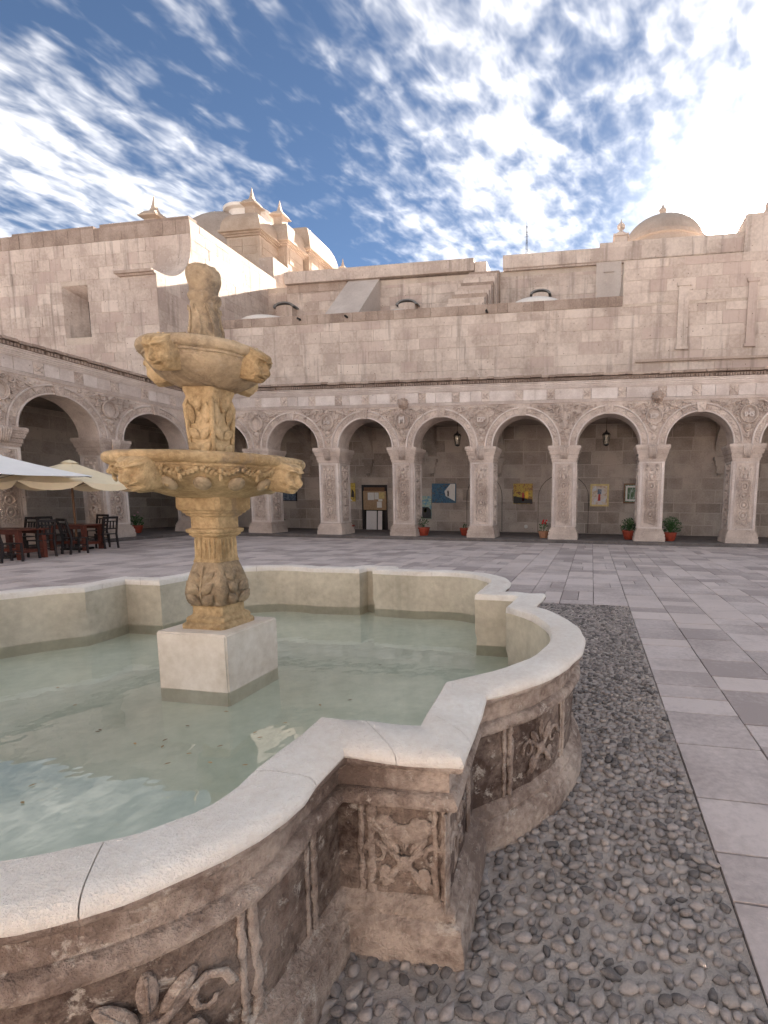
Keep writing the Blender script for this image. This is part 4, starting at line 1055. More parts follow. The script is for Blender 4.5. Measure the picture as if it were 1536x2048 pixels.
# smooth panel
mb = MB(); mb.box(-.12, 1.2, NY-.16, NY, 11.2, 14.40); mb.box(.28, .82, NY-.22, NY, 13.85, 13.93); npart('rendered_panel', mb, 'render')
for (xa, xb, zc_) in ((-19.25,-17.85,13.0),(-11.45,-10.15,12.72),(-3.68,-2.52,12.82)):
    xm, hw = (xa+xb)/2, (xb-xa)/2
    pts = lambda r_: [(xm-r_*math.cos(a*PI/12), zc_+r_*.45*math.sin(a*PI/12)) for a in range(13)]
    mb = MB(); pa, pb_ = pts(hw), pts(hw*.76)
    for y in (NY-.55, NY-.02): mb.v += [(p[0], y, p[1]) for p in pa]+[(p[0], y, p[1]) for p in pb_]
    for i in range(12): mb.f += [(i, i+1, i+14, i+13), (26+i, 39+i, 40+i, 27+i), (i, 26+i, 27+i, i+1), (13+i, 14+i, 40+i, 39+i)]
    wn = npart('lunette_window', mb, 'lead', True)
    mb = MB(); pb_ = pts(hw*.77); mb.add([(p[0], NY-.30, p[1]) for p in pb_], [tuple(range(13))]).xf(Matrix.Translation((0,-NY,-9))); part('pane', mb, 'void', wn)
    mb = MB(); pl = [(xm-hw*.76, zc_-1.6)]+[(xm-hw*.76*math.cos(a*PI/12), zc_+hw*.20*math.sin(a*PI/12)) for a in range(13)]+[(xm+hw*.76, zc_-1.6)]; mb.extrude_poly(pl, lambda p: (p[0], NY-.5, p[1]), lambda p: (p[0], NY+.02, p[1])); npart('window_sill_wall', mb, 'wall')
# low white domes of the side chapels
for k, (px, py, r_) in enumerate(((545,627,1.7),(808,611,1.35),(1078,596,1.55))):
    q = at_y(px, py, 25.6); mb = MB(); h = .55
    mb.lathe([(r_, -1.2)]+[(r_*math.cos(a*PI/20), h*math.sin(a*PI/20)) for a in range(10)]+[(0, h)], 32)
    zt = {0: 11.42, 1: 11.36, 2: 11.50}[k]
    tag(part('chapel_dome', mb, 'white_dome', None, True, 60, loc=(q.x, 25.6, zt-h)), ('low white chapel dome peeking over the wall beside the transept', 'low white chapel dome between sloping and stepped buttresses', 'low white chapel dome right of the stepped buttress')[k], 'dome', 'chapel domes')
# terrace roof deck
tag(part('terrace_roof', MB().box(-19.8, 14, TY+.62, NY-.02, 10.0, 10.3), 'render', None), kind='structure')
# transept block on the left
tr_ = thing('transept', 'massive weathered ashlar transept with deep window and curved buttress on the left', 'building', (-25, TY, 0))
TX1 = -19.9
trp = lambda name, mb, mat, sm=False, ang=40: part(name, mb.xf(Matrix.Translation((25,-TY,0))), mat, tr_, sm, ang)
win = (-27.75, -26.15, 9.95, 12.55)
mb = MB(); mb.box(-42, win[0], TY, NY, 4.5, 15.2); mb.box(win[1], TX1, TY+.001, NY+2, 4.5, 15.2); mb.box(win[0], win[1], TY, NY, 4.5, win[2]); mb.box(win[0], win[1], TY, NY, win[3], 15.2)
core = trp('wall_core', mb, 'wall_joint')
GF = lambda u_, v_, d_: Vector((u_+25, -d_, v_))
cr = courses(-34.5, TX1, 6.0, 14.55, .46, .58, .55, 1.1, .012, holes=(win, (-21.75, TX1+.1, 5, 11.9)))
stone_field(core, cr, 'wall', GF, 'stone', .12, .014, 290, .010, near=lambda r: 0 if r[0] > -32 else 1)
cr = courses(-34.5, TX1, 14.55, 15.22, .66, .7, .5, .95, .014)
stone_field(core, cr, 'wall_dark', GF, 'coping_stone', .4, .02, 60, .012)
trp('parapet', MB().box(-30.6, -25.5, TY-.01, TY+.5, 15.2, 15.33), 'wall_dark'); trp('parapet', MB().box(-25.1, TX1-.02, TY-.01, TY+.5, 15.2, 15.36), 'wall_dark')
cr = courses(TY, NY, 10.3, 15.18, .46, .56, .6, 1.2, .012)
stone_field(core, cr, 'wall', lambda u_, v_, d_: Vector((TX1+25+d_, u_-TY, v_)), 'stone', .12, .014, 140, .009)
# deep splayed window
mb = MB(); a, b_, c, d_ = win
mb.add([(a,TY,c),(b_,TY,c),(b_,TY,d_),(a,TY,d_),(a+.55,TY+.9,c),(b_-.12,TY+.9,c),(b_-.12,TY+.9,d_-.45),(a+.55,TY+.9,d_-.45)], [(0,4,7,3),(1,2,6,5),(2,3,7,6),(0,1,5,4)])
wn = trp('window_reveal', mb, 'wall')
part('pane', MB().box(a+.5, b_-.1, TY+.88, TY+.95, c-.05, d_-.4).xf(Matrix.Translation((25,-TY,0))), 'void', wn)
mb = MB(); mb.box(a+.80, a+.86, TY+.82, TY+.90, c, d_-.45); part('mullion', mb.xf(Matrix.Translation((25,-TY,0))), 'wall_dark', wn)
# buttress with concave top
bx0, by0 = -21.75, 20.45
mb = MB(); mb.box(bx0, TX1+.012, by0, TY+.01, 5.5, 11.78); bcore = trp('buttress', mb, 'wall_joint')
stone_field(bcore, courses(bx0, TX1+.01, 6.0, 11.76, .46, .58, .5, 1.0, .012), 'wall', lambda u_, v_, d_: Vector((u_+25, by0-TY-d_, v_)), 'stone', .12, .012, 60, .008)
stone_field(bcore, courses(by0, TY, 6.0, 11.76, .46, .58, .5, 1.0, .012), 'wall', lambda u_, v_, d_: Vector((TX1+.012+25+d_, u_-TY, v_)), 'stone', .12, .010, 60, .006)
mb = MB(); mb.box(bx0-.16, TX1-.02, by0-.22, by0+.25, 11.78, 11.90); mb.box(bx0-.08, TX1-.03, by0-.12, by0+.25, 11.70, 11.781); trp('buttress_cap', mb, 'wall_dark')
mb = MB(); n = 14
poly = [(by0-.1, 11.775), (by0-.1, 11.88)] + [(by0+.25+1.9*math.sin(a*PI/2/n), 11.88+2.2*(1-math.cos(a*PI/2/n))) for a in range(n+1)] + [(TY+.02, 11.775)]
mb.extrude_poly(poly, lambda p: (bx0+.0, p[0], p[1]), lambda p: (TX1+.014, p[0], p[1])); trp('concave_shoulder', mb, 'wall', True, 30)
def pinnacle(mb, x, y, z, s):
    def sqr(prof): mb.lathe(prof, 4, (x, y), PI/4)
    k = s*1.414
    sqr([(.42*k,z),(.42*k,z+.75*s),(.46*k,z+.78*s),(.66*k,z+.86*s),(.68*k,z+.93*s),(.60*k,z+.98*s),(.52*k,z+1.12*s),(.40*k,z+1.26*s),(.22*k,z+1.36*s),(.15*k,z+1.55*s),(.10*k,z+1.80*s),(.05*k,z+2.10*s),(0.012*k,z+2.35*s)])
    return mb
trp('pinnacle', pinnacle(MB(), -22.75, 23.6, 15.2, .80), 'tower')
trp('roof', MB().box(-41.9, TX1-.5, TY+.5, NY+1.9, 15.0, 15.19), 'render')
# crossing tower: two stepped masses with curved roofs and pinnacles
tow = thing('crossing_tower', 'stepped crossing tower with curved roofs, cornices and spiked pinnacles behind the transept', 'tower', (-21.5, 31, 14))
tp = lambda name, mb, mat, sm=False: part(name, mb.xf(Matrix.Translation((21.5,-31,-14))), mat, tow, sm, 30)
def curved_roof(mb, x0, x1, y0, y1, z, h, k0=.93, k1=.34):
    cx_, cy_ = (x0+x1)/2, (y0+y1)/2; hx, hy = (x1-x0)/2, (y1-y0)/2; n = 8; o = len(mb.v)
    for i in range(n+1):
        a = PI/2*i/n; k = k1+(k0-k1)*math.cos(a); zz_ = z+h*math.sin(a)
        mb.v += [(cx_-hx*k, cy_-hy*k, zz_), (cx_+hx*k, cy_-hy*k, zz_), (cx_+hx*k, cy_+hy*k, zz_), (cx_-hx*k, cy_+hy*k, zz_)]
    for i in range(n):
        for j in range(4): j2 = (j+1) % 4; mb.f.append((o+i*4+j, o+i*4+j2, o+(i+1)*4+j2, o+(i+1)*4+j))
    mb.f.append(tuple(o+n*4+j for j in range(4))); return mb
def mass(x0, x1, y0, y1, z0, z1, rh, pin, k1):
    b_ = tp('tower_body', MB().box(x0, x1, y0, y1, z0, z1), 'tower')
    mb = MB()
    for za, zb, e in ((z1-.01, z1+.10, .10), (z1+.10, z1+.20, .20), (z1+.20, z1+.32, .34)): mb.box(x0-e, x1+e, y0-e, y1+e, za, zb)
    tp('tower_cornice', mb, 'tower'); tp('curved_roof', curved_roof(MB(), x0-.25, x1+.25, y0-.25, y1+.25, z1+.321, rh, 1.0, k1), 'tower', True)
    nx = max(1, int((x1-x0)/1.0)); off = Vector((-21.5, 31, 14))
    for face in ('f', 'r'):
        u0, u1 = (x0, x1) if face == 'f' else (y0, y1); nn = max(1, int((u1-u0)/1.05)); wd = (u1-u0-.3)/nn
        for i in range(nn):
            ua = u0+.15+wd*i+.06; ub = ua+wd-.12; mb = MB()
            for (za, zb) in ((z1-1.05, z1-.62), (z1-.58, z1-.15)):
                if face == 'f': mb.box(ua-off.x, ub-off.x, y0-.035-off.y, y0+.01-off.y, za-off.z, zb-off.z)
                else: mb.box(x1-.01-off.x, x1+.035-off.x, ua-off.y, ub-off.y, za-off.z, zb-off.z)
            part('panel', mb, 'tower', b_)
    if pin: tp('pinnacle', pinnacle(MB(), pin[0], pin[1], pin[2], pin[3]), 'tower')
mass(-23.25, -20.95, 29.4, 31.4, 14.5, 17.95, 1.25, (-21.9, 30.2, 19.40, .78), .36)
mass(-21.6, -20.25, 31.2, 33.0, 14.5, 18.15, 1.2, (-21.05, 31.8, 19.55, .74), .45)
mass(-23.0, -19.9, 33.2, 36.6, 14.0, 18.55, 1.9, None, .30)
mb = MB(); mb.box(-20.9, -19.95, 29.2, 31.2, 14.4, 16.5); mb.box(-20.6, -19.7, 30.2, 32.2, 14.4, 15.9); tp('corner_step', mb, 'wall')
# big dome with its lantern
dm = thing('church_dome', 'broad pale dome with a round lantern rising behind the transept roof', 'dome', (-27.6, 36, 14))
mb = MB(); rd = 4.4; zc_ = 18.8
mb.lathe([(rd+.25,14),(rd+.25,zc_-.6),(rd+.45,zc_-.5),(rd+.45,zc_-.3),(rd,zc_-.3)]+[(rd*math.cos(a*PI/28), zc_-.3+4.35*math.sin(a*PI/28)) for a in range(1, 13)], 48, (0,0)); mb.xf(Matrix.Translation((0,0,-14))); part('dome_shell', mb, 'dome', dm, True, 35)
mb = MB(); mb.lathe([(1.45,zc_+3.75),(1.45,zc_+4.25),(1.75,zc_+4.30),(1.78,zc_+4.48),(1.55,zc_+4.55),(1.2,zc_+4.78),(.5,zc_+4.95),(0,zc_+5.0)], 32); mb.xf(Matrix.Translation((2.0,-1.0,-14.85))); part('lantern_ring', mb, 'white_dome', dm, True, 35)
# small dome on the right with finial, window and corner pedestal
q = at_y(1325, 437, 34)
dm = thing('church_dome', 'small dusky dome with bulbous finial standing against the sun on the right', 'dome', (q.x+.1, 34, 14))
rd = 2.45; zb = 17.45
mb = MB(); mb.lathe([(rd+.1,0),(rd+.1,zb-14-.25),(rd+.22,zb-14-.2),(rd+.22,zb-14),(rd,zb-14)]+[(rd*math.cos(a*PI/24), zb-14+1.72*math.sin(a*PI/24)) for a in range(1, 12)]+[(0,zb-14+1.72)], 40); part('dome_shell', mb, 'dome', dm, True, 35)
mb = MB(); mb.lathe([(.24,zb-14+1.68),(.14,zb-14+1.85),(.2,zb-14+1.95),(.12,zb-14+2.05),(.22,zb-14+2.22),(.24,zb-14+2.3),(.1,zb-14+2.45),(.04,zb-14+2.6),(0,zb-14+2.75)], 14, (-.1,0)); part('finial', mb, 'dome', dm, True, 50)
mb = MB(); pts = [(-.22,0),(.22,0)]+[(.22*math.cos(a*PI/8), .32+.22*math.sin(a*PI/8)) for a in range(9)]; mb.extrude_poly(pts, lambda p: (p[0]+.15, -rd-.16, p[1]+zb-14-1.35), lambda p: (p[0]+.15, -rd+.3, p[1]+zb-14-1.35)); part('window', mb, 'void', dm)
ped_ = thing('corner_pedestal', 'square stone pedestal with a knobbed finial left of the small dome', 'finial', (1.17, 29.6, 15.3))
mb = MB(); mb.box(-.40,.40,-.4,.4,0,.14); mb.box(-.34,.34,-.34,.34,.14,.80); mb.box(-.42,.42,-.42,.42,.80,.90); part('pedestal', mb, 'wall', ped_)
mb = MB(); mb.lathe([(.34,.90),(.32,1.02),(.20,1.12),(.10,1.18),(.10,1.28),(.20,1.34),(.22,1.48),(.14,1.58),(.05,1.66),(.02,1.80),(0,1.85)], 14); part('finial', mb, 'wall', ped_, True, 40)
q = at_y(686, 535, 36); sp_ = tag(part('roof_spike', MB().lathe([(.30,-2.0),(.30,-.05),(.22,.02),(.12,.12),(.06,.35),(.01,.62),(0,.64)], 8), 'tower', None, loc=(q.x, 36, q.z)), 'thin stone spike showing just above the nave parapet', 'finial')
# antenna mast
q = at_y(1053, 507, 30); an = thing('antenna_mast', 'thin lattice antenna mast on the church roof against bright clouds', 'antenna', (q.x, 30, q.z-1.0))
mb = MB()
for k in range(3): a = k*2*PI/3; mb.tube([(.09*math.cos(a), .09*math.sin(a), 0), (.03*math.cos(a), .03*math.sin(a), 2.5)], .012, 5)
for k in range(14):
    a = k*2*PI/3; z = .2+.16*k; r_ = .085-.004*k; mb.tube([(r_*math.cos(a), r_*math.sin(a), z), (r_*math.cos(a+2*PI/3), r_*math.sin(a+2*PI/3), z+.14)], .008, 4)
part('mast', mb, 'iron', an); part('aerial', MB().tube([(0,0,2.4),(0,0,2.95)], .008, 5).tube([(-.16,0,1.9),(.16,0,1.95)], .008, 5).tube([(-.12,0,2.15),(.12,0,2.15)], .008, 5), 'iron', an)

# ------------------------------------------------------------------ things in the gallery
def picture(name, label, cat, box, mat, frame=None, fw=.06, extra=None):
    x0, x1, z0, z1 = box; yb = GAL_Y-.030
    t_ = thing(name, label, cat, ((x0+x1)/2, yb, z0)); hw = (x1-x0)/2; h = z1-z0
    part('canvas', MB().box(-hw+(fw if frame else 0), hw-(fw if frame else 0), -.035, 0, fw if frame else 0, h-(fw if frame else 0)), mat, t_)
    if frame:
        mb = MB(); mb.box(-hw,-hw+fw,-.06,.0,0,h); mb.box(hw-fw,hw,-.06,.0,0,h); mb.box(-hw+fw,hw-fw,-.058,.0,0,fw); mb.box(-hw+fw,hw-fw,-.058,.0,h-fw,h); part('frame', mb, frame, t_)
    for (pname, poly, m_) in (extra or ()):
        part(pname, MB().extrude_poly(poly, lambda p: (p[0]*hw, -.036, p[1]*h), lambda p: (p[0]*hw, -.041, p[1]*h)), m_, t_)
    return t_
def pbox(a, b_, c, d_):
    p, q = at_y(a, b_, GAL_Y-.05), at_y(c, d_, GAL_Y-.05); return (p.x, q.x, q.z, p.z)
PMT = {
 'garden': painting_mat('garden_paint', [(.30,(.01,.02,.06)),(.42,(.02,.06,.13)),(.52,(.05,.16,.26)),(.60,(.04,.06,.05)),(.70,(.35,.12,.09)),(.8,(.5,.5,.45))], 9),
 'swirl': painting_mat('swirl_paint', [(.30,(.03,.10,.20)),(.45,(.12,.30,.42)),(.56,(.40,.45,.30)),(.7,(.6,.58,.35))], 8, (1,1,2.2)),
 'crowd': painting_mat('market_paint', [(.28,(.02,.012,.01)),(.42,(.16,.04,.02)),(.52,(.45,.27,.03)),(.62,(.40,.36,.05)),(.75,(.5,.3,.1))], 10),
 'figure': painting_mat('pale_paint', [(.30,(.35,.20,.12)),(.48,(.62,.52,.42)),(.62,(.55,.57,.62)),(.75,(.75,.70,.62))], 6),
 'river': painting_mat('river_paint', [(.30,(.03,.04,.03)),(.46,(.08,.15,.06)),(.58,(.35,.40,.36)),(.75,(.6,.62,.6))], 6, (2.2,1,.6)),
 'yellow': painting_mat('yellow_paint', [(.30,(.05,.035,.03)),(.44,(.45,.30,.04)),(.60,(.62,.45,.08)),(.75,(.6,.55,.45))], 6),
 'blue': painting_mat('blue_paint', [(.30,(.02,.03,.05)),(.50,(.10,.14,.20)),(.70,(.35,.36,.36))], 9)}
MT['dark_paint'] = plain('dark_paint', (.025,.022,.02), .5, .3); MT['skin_paint'] = plain('ochre_paint', (.55,.46,.06), .5, .2); MT['red_paint'] = plain('red_paint', (.45,.03,.03), .5, .2); MT['green_paint'] = plain('green_paint', (.12,.30,.05), .5, .4, scale=30); MT['yellow_paint'] = plain('amber_paint', (.75,.45,.03), .5, .2)
picture('painting', 'unframed painting of a white house above dark blue garden flowers', 'painting', pbox(864,967,912,1006), PMT['garden'], extra=[('house_wall', [(.15,.35),(.92,.10),(.95,.98),(.55,.98),(.05,.60)], 'paper'), ('door', [(.28,.35),(.42,.33),(.42,.64),(.28,.62)], 'dark_paint')])
picture('painting', 'tall unframed canvas, teal and yellow over black, standing in a narrow niche', 'painting', pbox(840,992,863,1038), PMT['swirl'], extra=[('dark_field', [(-.95,.02),(.95,.02),(.95,.40),(.45,.52),(-.55,.52),(-.95,.40)], 'dark_paint'), ('amber_patch', [(-.35,.30),(.2,.30),(.15,.46),(-.2,.48)], 'skin_paint')])
picture('painting', 'square colourful market painting in yellow, orange and dark red', 'painting', pbox(1027,967,1065,1008), PMT['crowd'], extra=[('amber_patch', [(.2,.25),(.55,.22),(.56,.62),(.25,.62)], 'yellow_paint'), ('red_patch', [(-.1,.15),(.12,.15),(.1,.55),(-.08,.55)], 'red_paint'), ('dark_field', [(-.98,.02),(.98,.02),(.98,.22),(-.98,.38)], 'dark_paint')])
picture('painting', 'gilt-framed pale painting of a small red standing shape', 'painting', pbox(1181,968,1217,1013), PMT['figure'], 'gold', .085, extra=[('red_patch', [(-.18,.25),(.12,.25),(.08,.55),(-.12,.55)], 'red_paint'), ('blue_patch', [(-.22,.55),(.18,.55),(.22,.76),(-.2,.78)], PMT['blue'])])
picture('painting', 'brown-framed landscape with pale mount half hidden behind a pier', 'painting', pbox(1248,967,1290,1007), PMT['river'], 'brown_wood', .06, extra=[('mount', [(-.82,.12),(-.66,.12),(-.66,.88),(-.82,.88)], 'paper'), ('mount', [(-.66,.12),(.82,.12),(.82,.20),(-.66,.20)], 'paper'), ('mount', [(-.66,.80),(.82,.80),(.82,.88),(-.66,.88)], 'paper'), ('leafy_patch', [(.05,.40),(.6,.40),(.6,.70),(.15,.66)], 'green_paint')])
picture('painting', 'yellow painting with black figure partly behind the second pier', 'painting', pbox(684,966,711,1003), PMT['yellow'], extra=[('dark_field', [(.35,.25),(.8,.22),(.85,.52),(.5,.68)], 'dark_paint'), ('white_patch', [(-.9,.03),(.6,.03),(.3,.14),(-.9,.22)], 'paper')])
picture('painting', 'small blue-grey framed picture near the fountain bowl edge', 'painting', pbox(562,961,594,1002), PMT['blue'], 'dark_wood', .03)
# niche with notice board
nb = thing('wooden_niche', 'dark timber doorway niche behind the notice board', 'doorway', ((NICHE[0]+NICHE[1])/2, GAL_Y-.02, .12))
hw = (NICHE[1]-NICHE[0])/2; hh = NICHE[3]-.12
part('opening', MB().box(-hw, hw, -.014, .0, 0, hh), 'void', nb); mb = MB(); mb.box(-hw,-hw+.11,-.07,-.01,0,hh); mb.box(hw-.11,hw,-.07,-.01,0,hh); mb.box(-hw+.11,hw-.11,-.07,-.01,hh-.12,hh); part('frame', mb, 'dark_wood', nb); part('lintel_panel', MB().box(-hw+.11,hw-.11,-.05,-.012,hh-.32,hh-.125), 'brown_wood', nb)
b_ = pbox(728,982,774,1020); nt = thing('notice_board', 'brown notice board with pinned papers hanging in the doorway niche', 'notice board', ((b_[0]+b_[1])/2, GAL_Y-.10, b_[2])); w_ = b_[1]-b_[0]; h_ = b_[3]-b_[2]
part('board', MB().box(-w_/2, w_/2, -.04, .0, 0, h_), 'card', nt)
for (xa, za, pw_, ph_, m_) in ((-.30,.52,.28,.40,'paper'),(0,.56,.18,.36,'paper'),(.10,.12,.21,.32,'paper'),(.16,.46,.18,.12,'paper'),(.20,.60,.24,.34,'gold')): part('sheet', MB().box(xa*w_, (xa+pw_)*w_, -.046-R.uniform(0,.003), -.041, za*h_, (za+ph_)*h_), m_, nt)
for k, (a, c, lab) in enumerate(((734,755,'wide white panel leaning beneath the notice board'),(757,766,'narrow white panel leaning beside the wide one under the notice board'))):
    b_ = pbox(a, 1022, c, 1056); tag(part('white_panel', MB().box(-(b_[1]-b_[0])/2, (b_[1]-b_[0])/2, -.03, 0, 0, .92), 'white_board', None, loc=((b_[0]+b_[1])/2, GAL_Y-.14-.01*k, .12), rot=(math.radians(-4), 0, 0)), lab, 'panel')
# hanging lanterns
def lantern(loc, label):
    t_ = thing('lantern', label, 'lantern', loc, group='lanterns hanging in the gallery'); mb = MB(); s_ = 1.0
    mb.lathe([(.04,.06),(.16,.14)], 6); 
    for k in range(6):
        a = k*PI/3; mb.tube([(.10*math.cos(a), .10*math.sin(a), -.30), (.15*math.cos(a), .15*math.sin(a), .06)], .012, 5)
    part('cage', mb, 'iron', t_); part('glass', MB().lathe([(.092,-.29),(.14,.05)], 6), 'glass', t_); part('cap', MB().lathe([(.17,.06),(.16,.09),(.06,.18),(.02,.24),(.02,.27)], 6), 'iron', t_); part('base', MB().lathe([(.11,-.31),(.11,-.34),(.03,-.38)], 6), 'iron', t_); part('chain', MB().tube([(0,0,.25),(0,0,5.02-loc[2])], .01, 5), 'iron', t_)
lantern((-5.72, 20.5, 4.25), 'black iron lantern hanging in the arch beside the lion spout'); lantern((.50, 20.5, 4.2), 'black iron lantern hanging in the arch left of the pier lettered ISP')
q = at_z(1052, 1056, .3); tag(part('floor_lamp_disc', MB().lathe([(.085,-.02),(.09,0),(.07,.03),(0,.035)], 16).xf(Matrix.Rotation(PI/2, 4, 'X')), 'paper', None, True, 50, loc=(at_y(1052,1053,GAL_Y-.03).x, GAL_Y-.03, at_y(1052,1053,GAL_Y).z)), 'small round white disc low on the gallery wall', 'wall disc')

# ------------------------------------------------------------------ potted plants
def potted(px, py, pot_mat, rad, fol, label, flowers=None, tall=.4, dens=260):
    p = at_z(px, py, .12); rr = random.Random(int(px))
    t_ = thing('potted_plant', label, 'potted plant', (p.x, p.y, .12), 0, 'potted plants along the gallery')
    part('pot', MB().lathe([(rad*.62,0),(rad*.72,.03),(rad*.95,rad*.9),(rad,rad*1.15),(rad*1.08,rad*1.17),(rad*1.08,rad*1.32),(rad*.95,rad*1.33),(rad*.9,rad*1.15),(0,rad*1.14)], 20), pot_mat, t_, True, 40)
    part('soil', MB().lathe([(rad*.92,rad*1.20),(0,rad*1.24)], 16), 'soil', t_)
    z0 = rad*1.25; mb = MB(); st = MB(); fl = MB()
    for k in range(int(dens*.12)):
        a = rr.uniform(0, 6.28); e = rr.uniform(.2, 1.0); tip = Vector((fol*e*math.cos(a)*.8, fol*e*math.sin(a)*.8, z0+tall*rr.uniform(.5, 1.0))); st.tube([(0,0,z0-.03), tip*.5+Vector((0,0,z0*.5)), tip], [.008,.006,.004], 4)
    for k in range(dens):
        a = rr.uniform(0, 6.28); r_ = fol*math.sqrt(rr.random()); zz_ = z0+tall*rr.uniform(.08, 1.0)*(1-.35*(r_/fol)**2); c = Vector((r_*math.cos(a), r_*math.sin(a), zz_)); L = rr.uniform(.05, .095)
        d_ = Vector((math.cos(a)+rr.uniform(-.8,.8), math.sin(a)+rr.uniform(-.8,.8), rr.uniform(-.3,.9))).normalized(); sd = d_.orthogonal().normalized(); sd = Matrix.Rotation(rr.uniform(0,6.28), 3, d_) @ sd; nrm = d_.cross(sd)
        mb.add([c-d_*L*.5, c+sd*L*.36+nrm*.008, c+d_*L*.5, c-sd*L*.36+nrm*.008], [(0,1,2),(0,2,3)])
    part('stems', st, 'leaf', t_); part('foliage', mb, 'leaf', t_)
    if flowers:
        for k in range(flowers[1]):
            a = rr.uniform(0, 6.28); r_ = fol*rr.uniform(.2, .95); fl.blob((r_*math.cos(a), r_*math.sin(a), z0+tall*rr.uniform(.75, 1.15)), rr.uniform(.025,.045), 6, 4)
        part('flowers', fl, flowers[0], t_)
    return t_
potted(697,1066,'terracotta_red',.27,.10,'wide red bowl pot with a tiny sprig right of the second pier',tall=.28,dens=26)
potted(847,1071,'terracotta_red',.26,.22,'red bowl pot with a wispy plant in front of the narrow niche',tall=.45,dens=60)
potted(559,1062,'terracotta',.25,.26,'orange clay pot of pink flowers nearest the fountain stem',('pink_flower',16),.50,240)
potted(1258,1079,'terracotta_red',.27,.34,'red pot with rounded leafy plant left of the pier lettered ISP',tall=.55,dens=340)
potted(1339,1082,'terracotta_red',.25,.42,'red pot with broad bushy plant right of the pier lettered ISP',tall=.62,dens=420)
potted(1087,1076,'terracotta',.21,.20,'slim orange pot with red blooms beside the fourth pier',('red_flower',7),.40,70)
potted(931,1071,'terracotta_red',.24,.12,'red pot mostly hidden behind the third pier',tall=.2,dens=18)
potted(273,1066,'terracotta_red',.24,.26,'pot with dark leaves and one white bloom by the left arcade pier',('pink_flower',2),.5,160)

# ------------------------------------------------------------------ café furniture
def table(loc, rotz, label, lx=1.15, ly=.85):
    t_ = thing('cafe_table', label, 'table', loc, rotz, 'café tables')
    for k in range(5): w_ = ly/5; part('top_plank', MB().box(-lx/2, lx/2, -ly/2+w_*k+.003, -ly/2+w_*(k+1)-.003, .74, .775), 'wood', t_)
    for sx in (-1, 1):
        for sy in (-1, 1): part('leg', MB().box(sx*(lx/2-.12)-.05, sx*(lx/2-.12)+.05, sy*(ly/2-.12)-.05, sy*(ly/2-.12)+.05, 0, .74), 'wood', t_)
    mb = MB(); mb.box(-lx/2+.1, lx/2-.1, -.03, .03, .18, .26)
    for sx in (-1, 1): mb.box(sx*(lx/2-.12)-.03, sx*(lx/2-.12)+.03, -ly/2+.17, ly/2-.17, .17, .25)
    part('stretcher', mb, 'wood', t_)
    for sy in (-1, 1): part('apron', MB().box(-lx/2+.17, lx/2-.17, sy*(ly/2-.12)-.02, sy*(ly/2-.12)+.02, .64, .735), 'wood', t_)
def chair_proto():
    t_ = link('cafe_chair', None)
    for k in range(4): part('seat_slat', MB().box(-.21, .21, -.20+.102*k, -.105+.102*k, .435, .46), 'dark_wood', t_)
    for sx in (-1, 1):
        part('front_leg', MB().bar((sx*.19,-.18,0), (sx*.19,-.18,.44), .04), 'dark_wood', t_)
        part('rear_leg', MB().bar((sx*.19,.24,0), (sx*.19,.19,.45), .042).bar((sx*.19,.19,.44), (sx*.19,.29,.98), .042), 'dark_wood', t_)
        part('side_rail', MB().bar((sx*.19,-.17,.20), (sx*.19,.21,.20), .025), 'dark_wood', t_)
    part('front_rail', MB().bar((-.18,-.18,.25), (.18,-.18,.25), .025), 'dark_wood', t_)
    part('top_rail', MB().bar((-.21,.29,.965), (.21,.29,.965), .03, .07), 'dark_wood', t_); part('lower_rail', MB().bar((-.18,.225,.62), (.18,.225,.62), .025, .04), 'dark_wood', t_); part('upper_rail', MB().bar((-.18,.268,.85), (.18,.268,.85), .025, .035), 'dark_wood', t_)
    for k in range(3): part('back_slat', MB().bar((-.09+.09*k,.228,.62), (-.09+.09*k,.268,.85), .035, .015), 'dark_wood', t_)
    return t_
CH = chair_proto(); used = [False]
def chair(px, py, rotz, label):
    o = CH if not used[0] else copy_tree(CH); used[0] = True
    p = at_z(px, py, 0); o.location = (p.x, p.y, 0); o.rotation_euler = (0,0,rotz); tag(o, label, 'chair', 'café chairs')
p2 = at_z(157, 1099, 0); p1 = at_z(32, 1117, 0)
table((p2.x, p2.y, 0), math.radians(12), 'dark red wooden café table under the cream parasol'); table((p1.x, p1.y, 0), math.radians(8), 'dark red wooden café table under the white parasol')
chair(214, 1096, math.radians(-100), 'dark wooden chair at the right end of the table under the cream parasol')
chair(108, 1099, math.radians(85), 'dark wooden chair at the left end of the table under the cream parasol')
chair(153, 1107, math.radians(170), 'dark wooden chair drawn up in front of the table under the cream parasol')
chair(196, 1087, math.radians(8), 'dark wooden chair behind the table under the cream parasol')
chair(84, 1114, math.radians(-95), 'dark wooden chair at the right end of the table under the white parasol')
chair(17, 1124, math.radians(175), 'dark wooden chair in front of the table under the white parasol')
chair(50, 1104, math.radians(5), 'dark wooden chair behind the table under the white parasol')
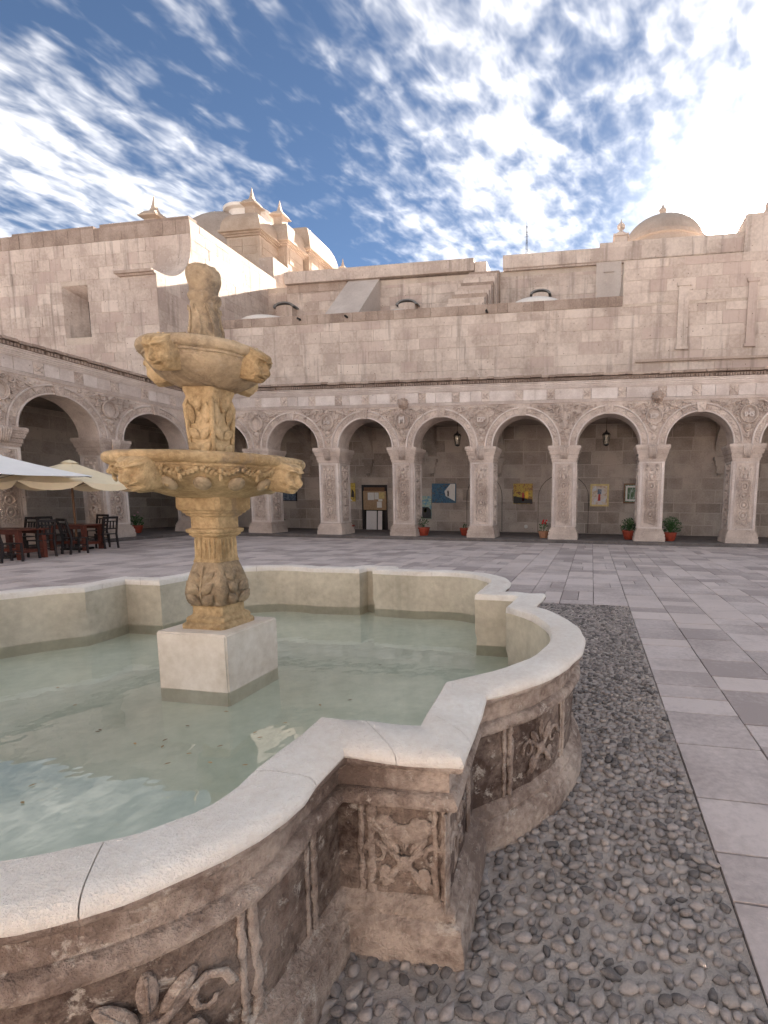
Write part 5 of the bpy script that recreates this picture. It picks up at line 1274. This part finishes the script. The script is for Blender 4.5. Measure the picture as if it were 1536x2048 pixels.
def parasol(loc, cloth, label, rad, ztop, zedge, n, pole_mat, val, rot=0.0):
    t_ = thing('parasol', label, 'parasol', loc, rot); pr = 5
    part('pole', MB().tube([(0,0,0),(0,0,ztop)], .028, 8), pole_mat, t_, True); part('foot', MB().box(-.28,.28,-.28,.28,0,.06).lathe([(.06,.06),(.06,.3)], 10), 'iron', t_)
    mb = MB()
    for k in range(n):
        a0, a1 = 2*PI*k/n, 2*PI*(k+1)/n; o = len(mb.v)
        for i in range(pr+1):
            t2 = i/pr
            for j in range(7):
                s_ = j/6; a = a0+(a1-a0)*s_; ch = rad*t2*math.cos((a1-a0)/2)/math.cos(a-(a0+a1)/2); sag = -.05*t2*math.sin(PI*s_)
                mb.v.append((ch*math.cos(a), ch*math.sin(a), ztop-(ztop-zedge)*t2**.96+sag-.03*math.sin(PI*t2)))
        for i in range(pr):
            for j in range(6): q = o+i*7+j; mb.f.append((q, q+1, q+8, q+7))
        if val:
            b_ = o+pr*7
            for j in range(7):
                v_ = mb.v[b_+j]; dz = val*(math.sin(PI*min(1,max(0,(j/6-.02)/.96)))**.35 if 0 < j < 6 else .05); mb.v.append((v_[0]*1.004, v_[1]*1.004, v_[2]-dz))
            for j in range(6): mb.f.append((b_+j, b_+j+1, o+(pr+1)*7+j+1, o+(pr+1)*7+j))
    part('canopy', mb, cloth, t_, True, 50)
    part('cap', MB().lathe([(.22,ztop-.06),(.10,ztop+.012),(.03,ztop+.03),(0,ztop+.05)], 10), cloth, t_)
    for k in range(n):
        a = 2*PI*k/n; part('rib', MB().bar((0,0,ztop-.08), (rad*.97*math.cos(a), rad*.97*math.sin(a), zedge-.035), .02), pole_mat, t_); part('strut', MB().bar((0,0,zedge-.15), (rad*.5*math.cos(a), rad*.5*math.sin(a), zedge+(ztop-zedge)*.5-.06), .015), pole_mat, t_)
parasol((p2.x-.05, p2.y+.02, 0), 'cream_cloth', 'cream canvas parasol with scalloped valance over a café table', 1.78, 2.66, 2.02, 8, 'brown_wood', .20, .25)
parasol((p1.x-.45, p1.y, 0), 'white_cloth', 'white canvas parasol on a dark pole at the left edge', 2.05, 2.70, 2.16, 4, 'dark_wood', 0, .62)

# ------------------------------------------------------------------ leaves lying on the water
LF = MB(); LF.add([(-.5,0,0),(-.15,.2,.04),(.2,.17,.05),(.5,0,.02),(.2,-.17,.05),(-.15,-.2,.04)], [(0,1,2,3),(0,3,4,5)]); LFM = LF.mesh('fallen_leaf', False, False)
for (px, py) in ((375,1452),(452,1423),(200,1460),(330,1480),(270,1487),(325,1493),(440,1492),(378,1507),(420,1525),(490,1530),(335,1527),(195,1463),(510,1345+120),(570,1446),(640,1410),(700,1400),(520,1475),(65,1570),(45,1605),(150,1410),(115,1375),(760,1330)):
    q = at_z(px, py, .304)
    if inside(q.x-BX, q.y-BY): tag(link('fallen_leaf', LFM, 'dry_leaf', None, q, (0,0,R.uniform(0,6.28)), (.032,.032,.032)), 'small dry leaf floating on the green basin water', 'leaf', 'fallen leaves on the basin water')
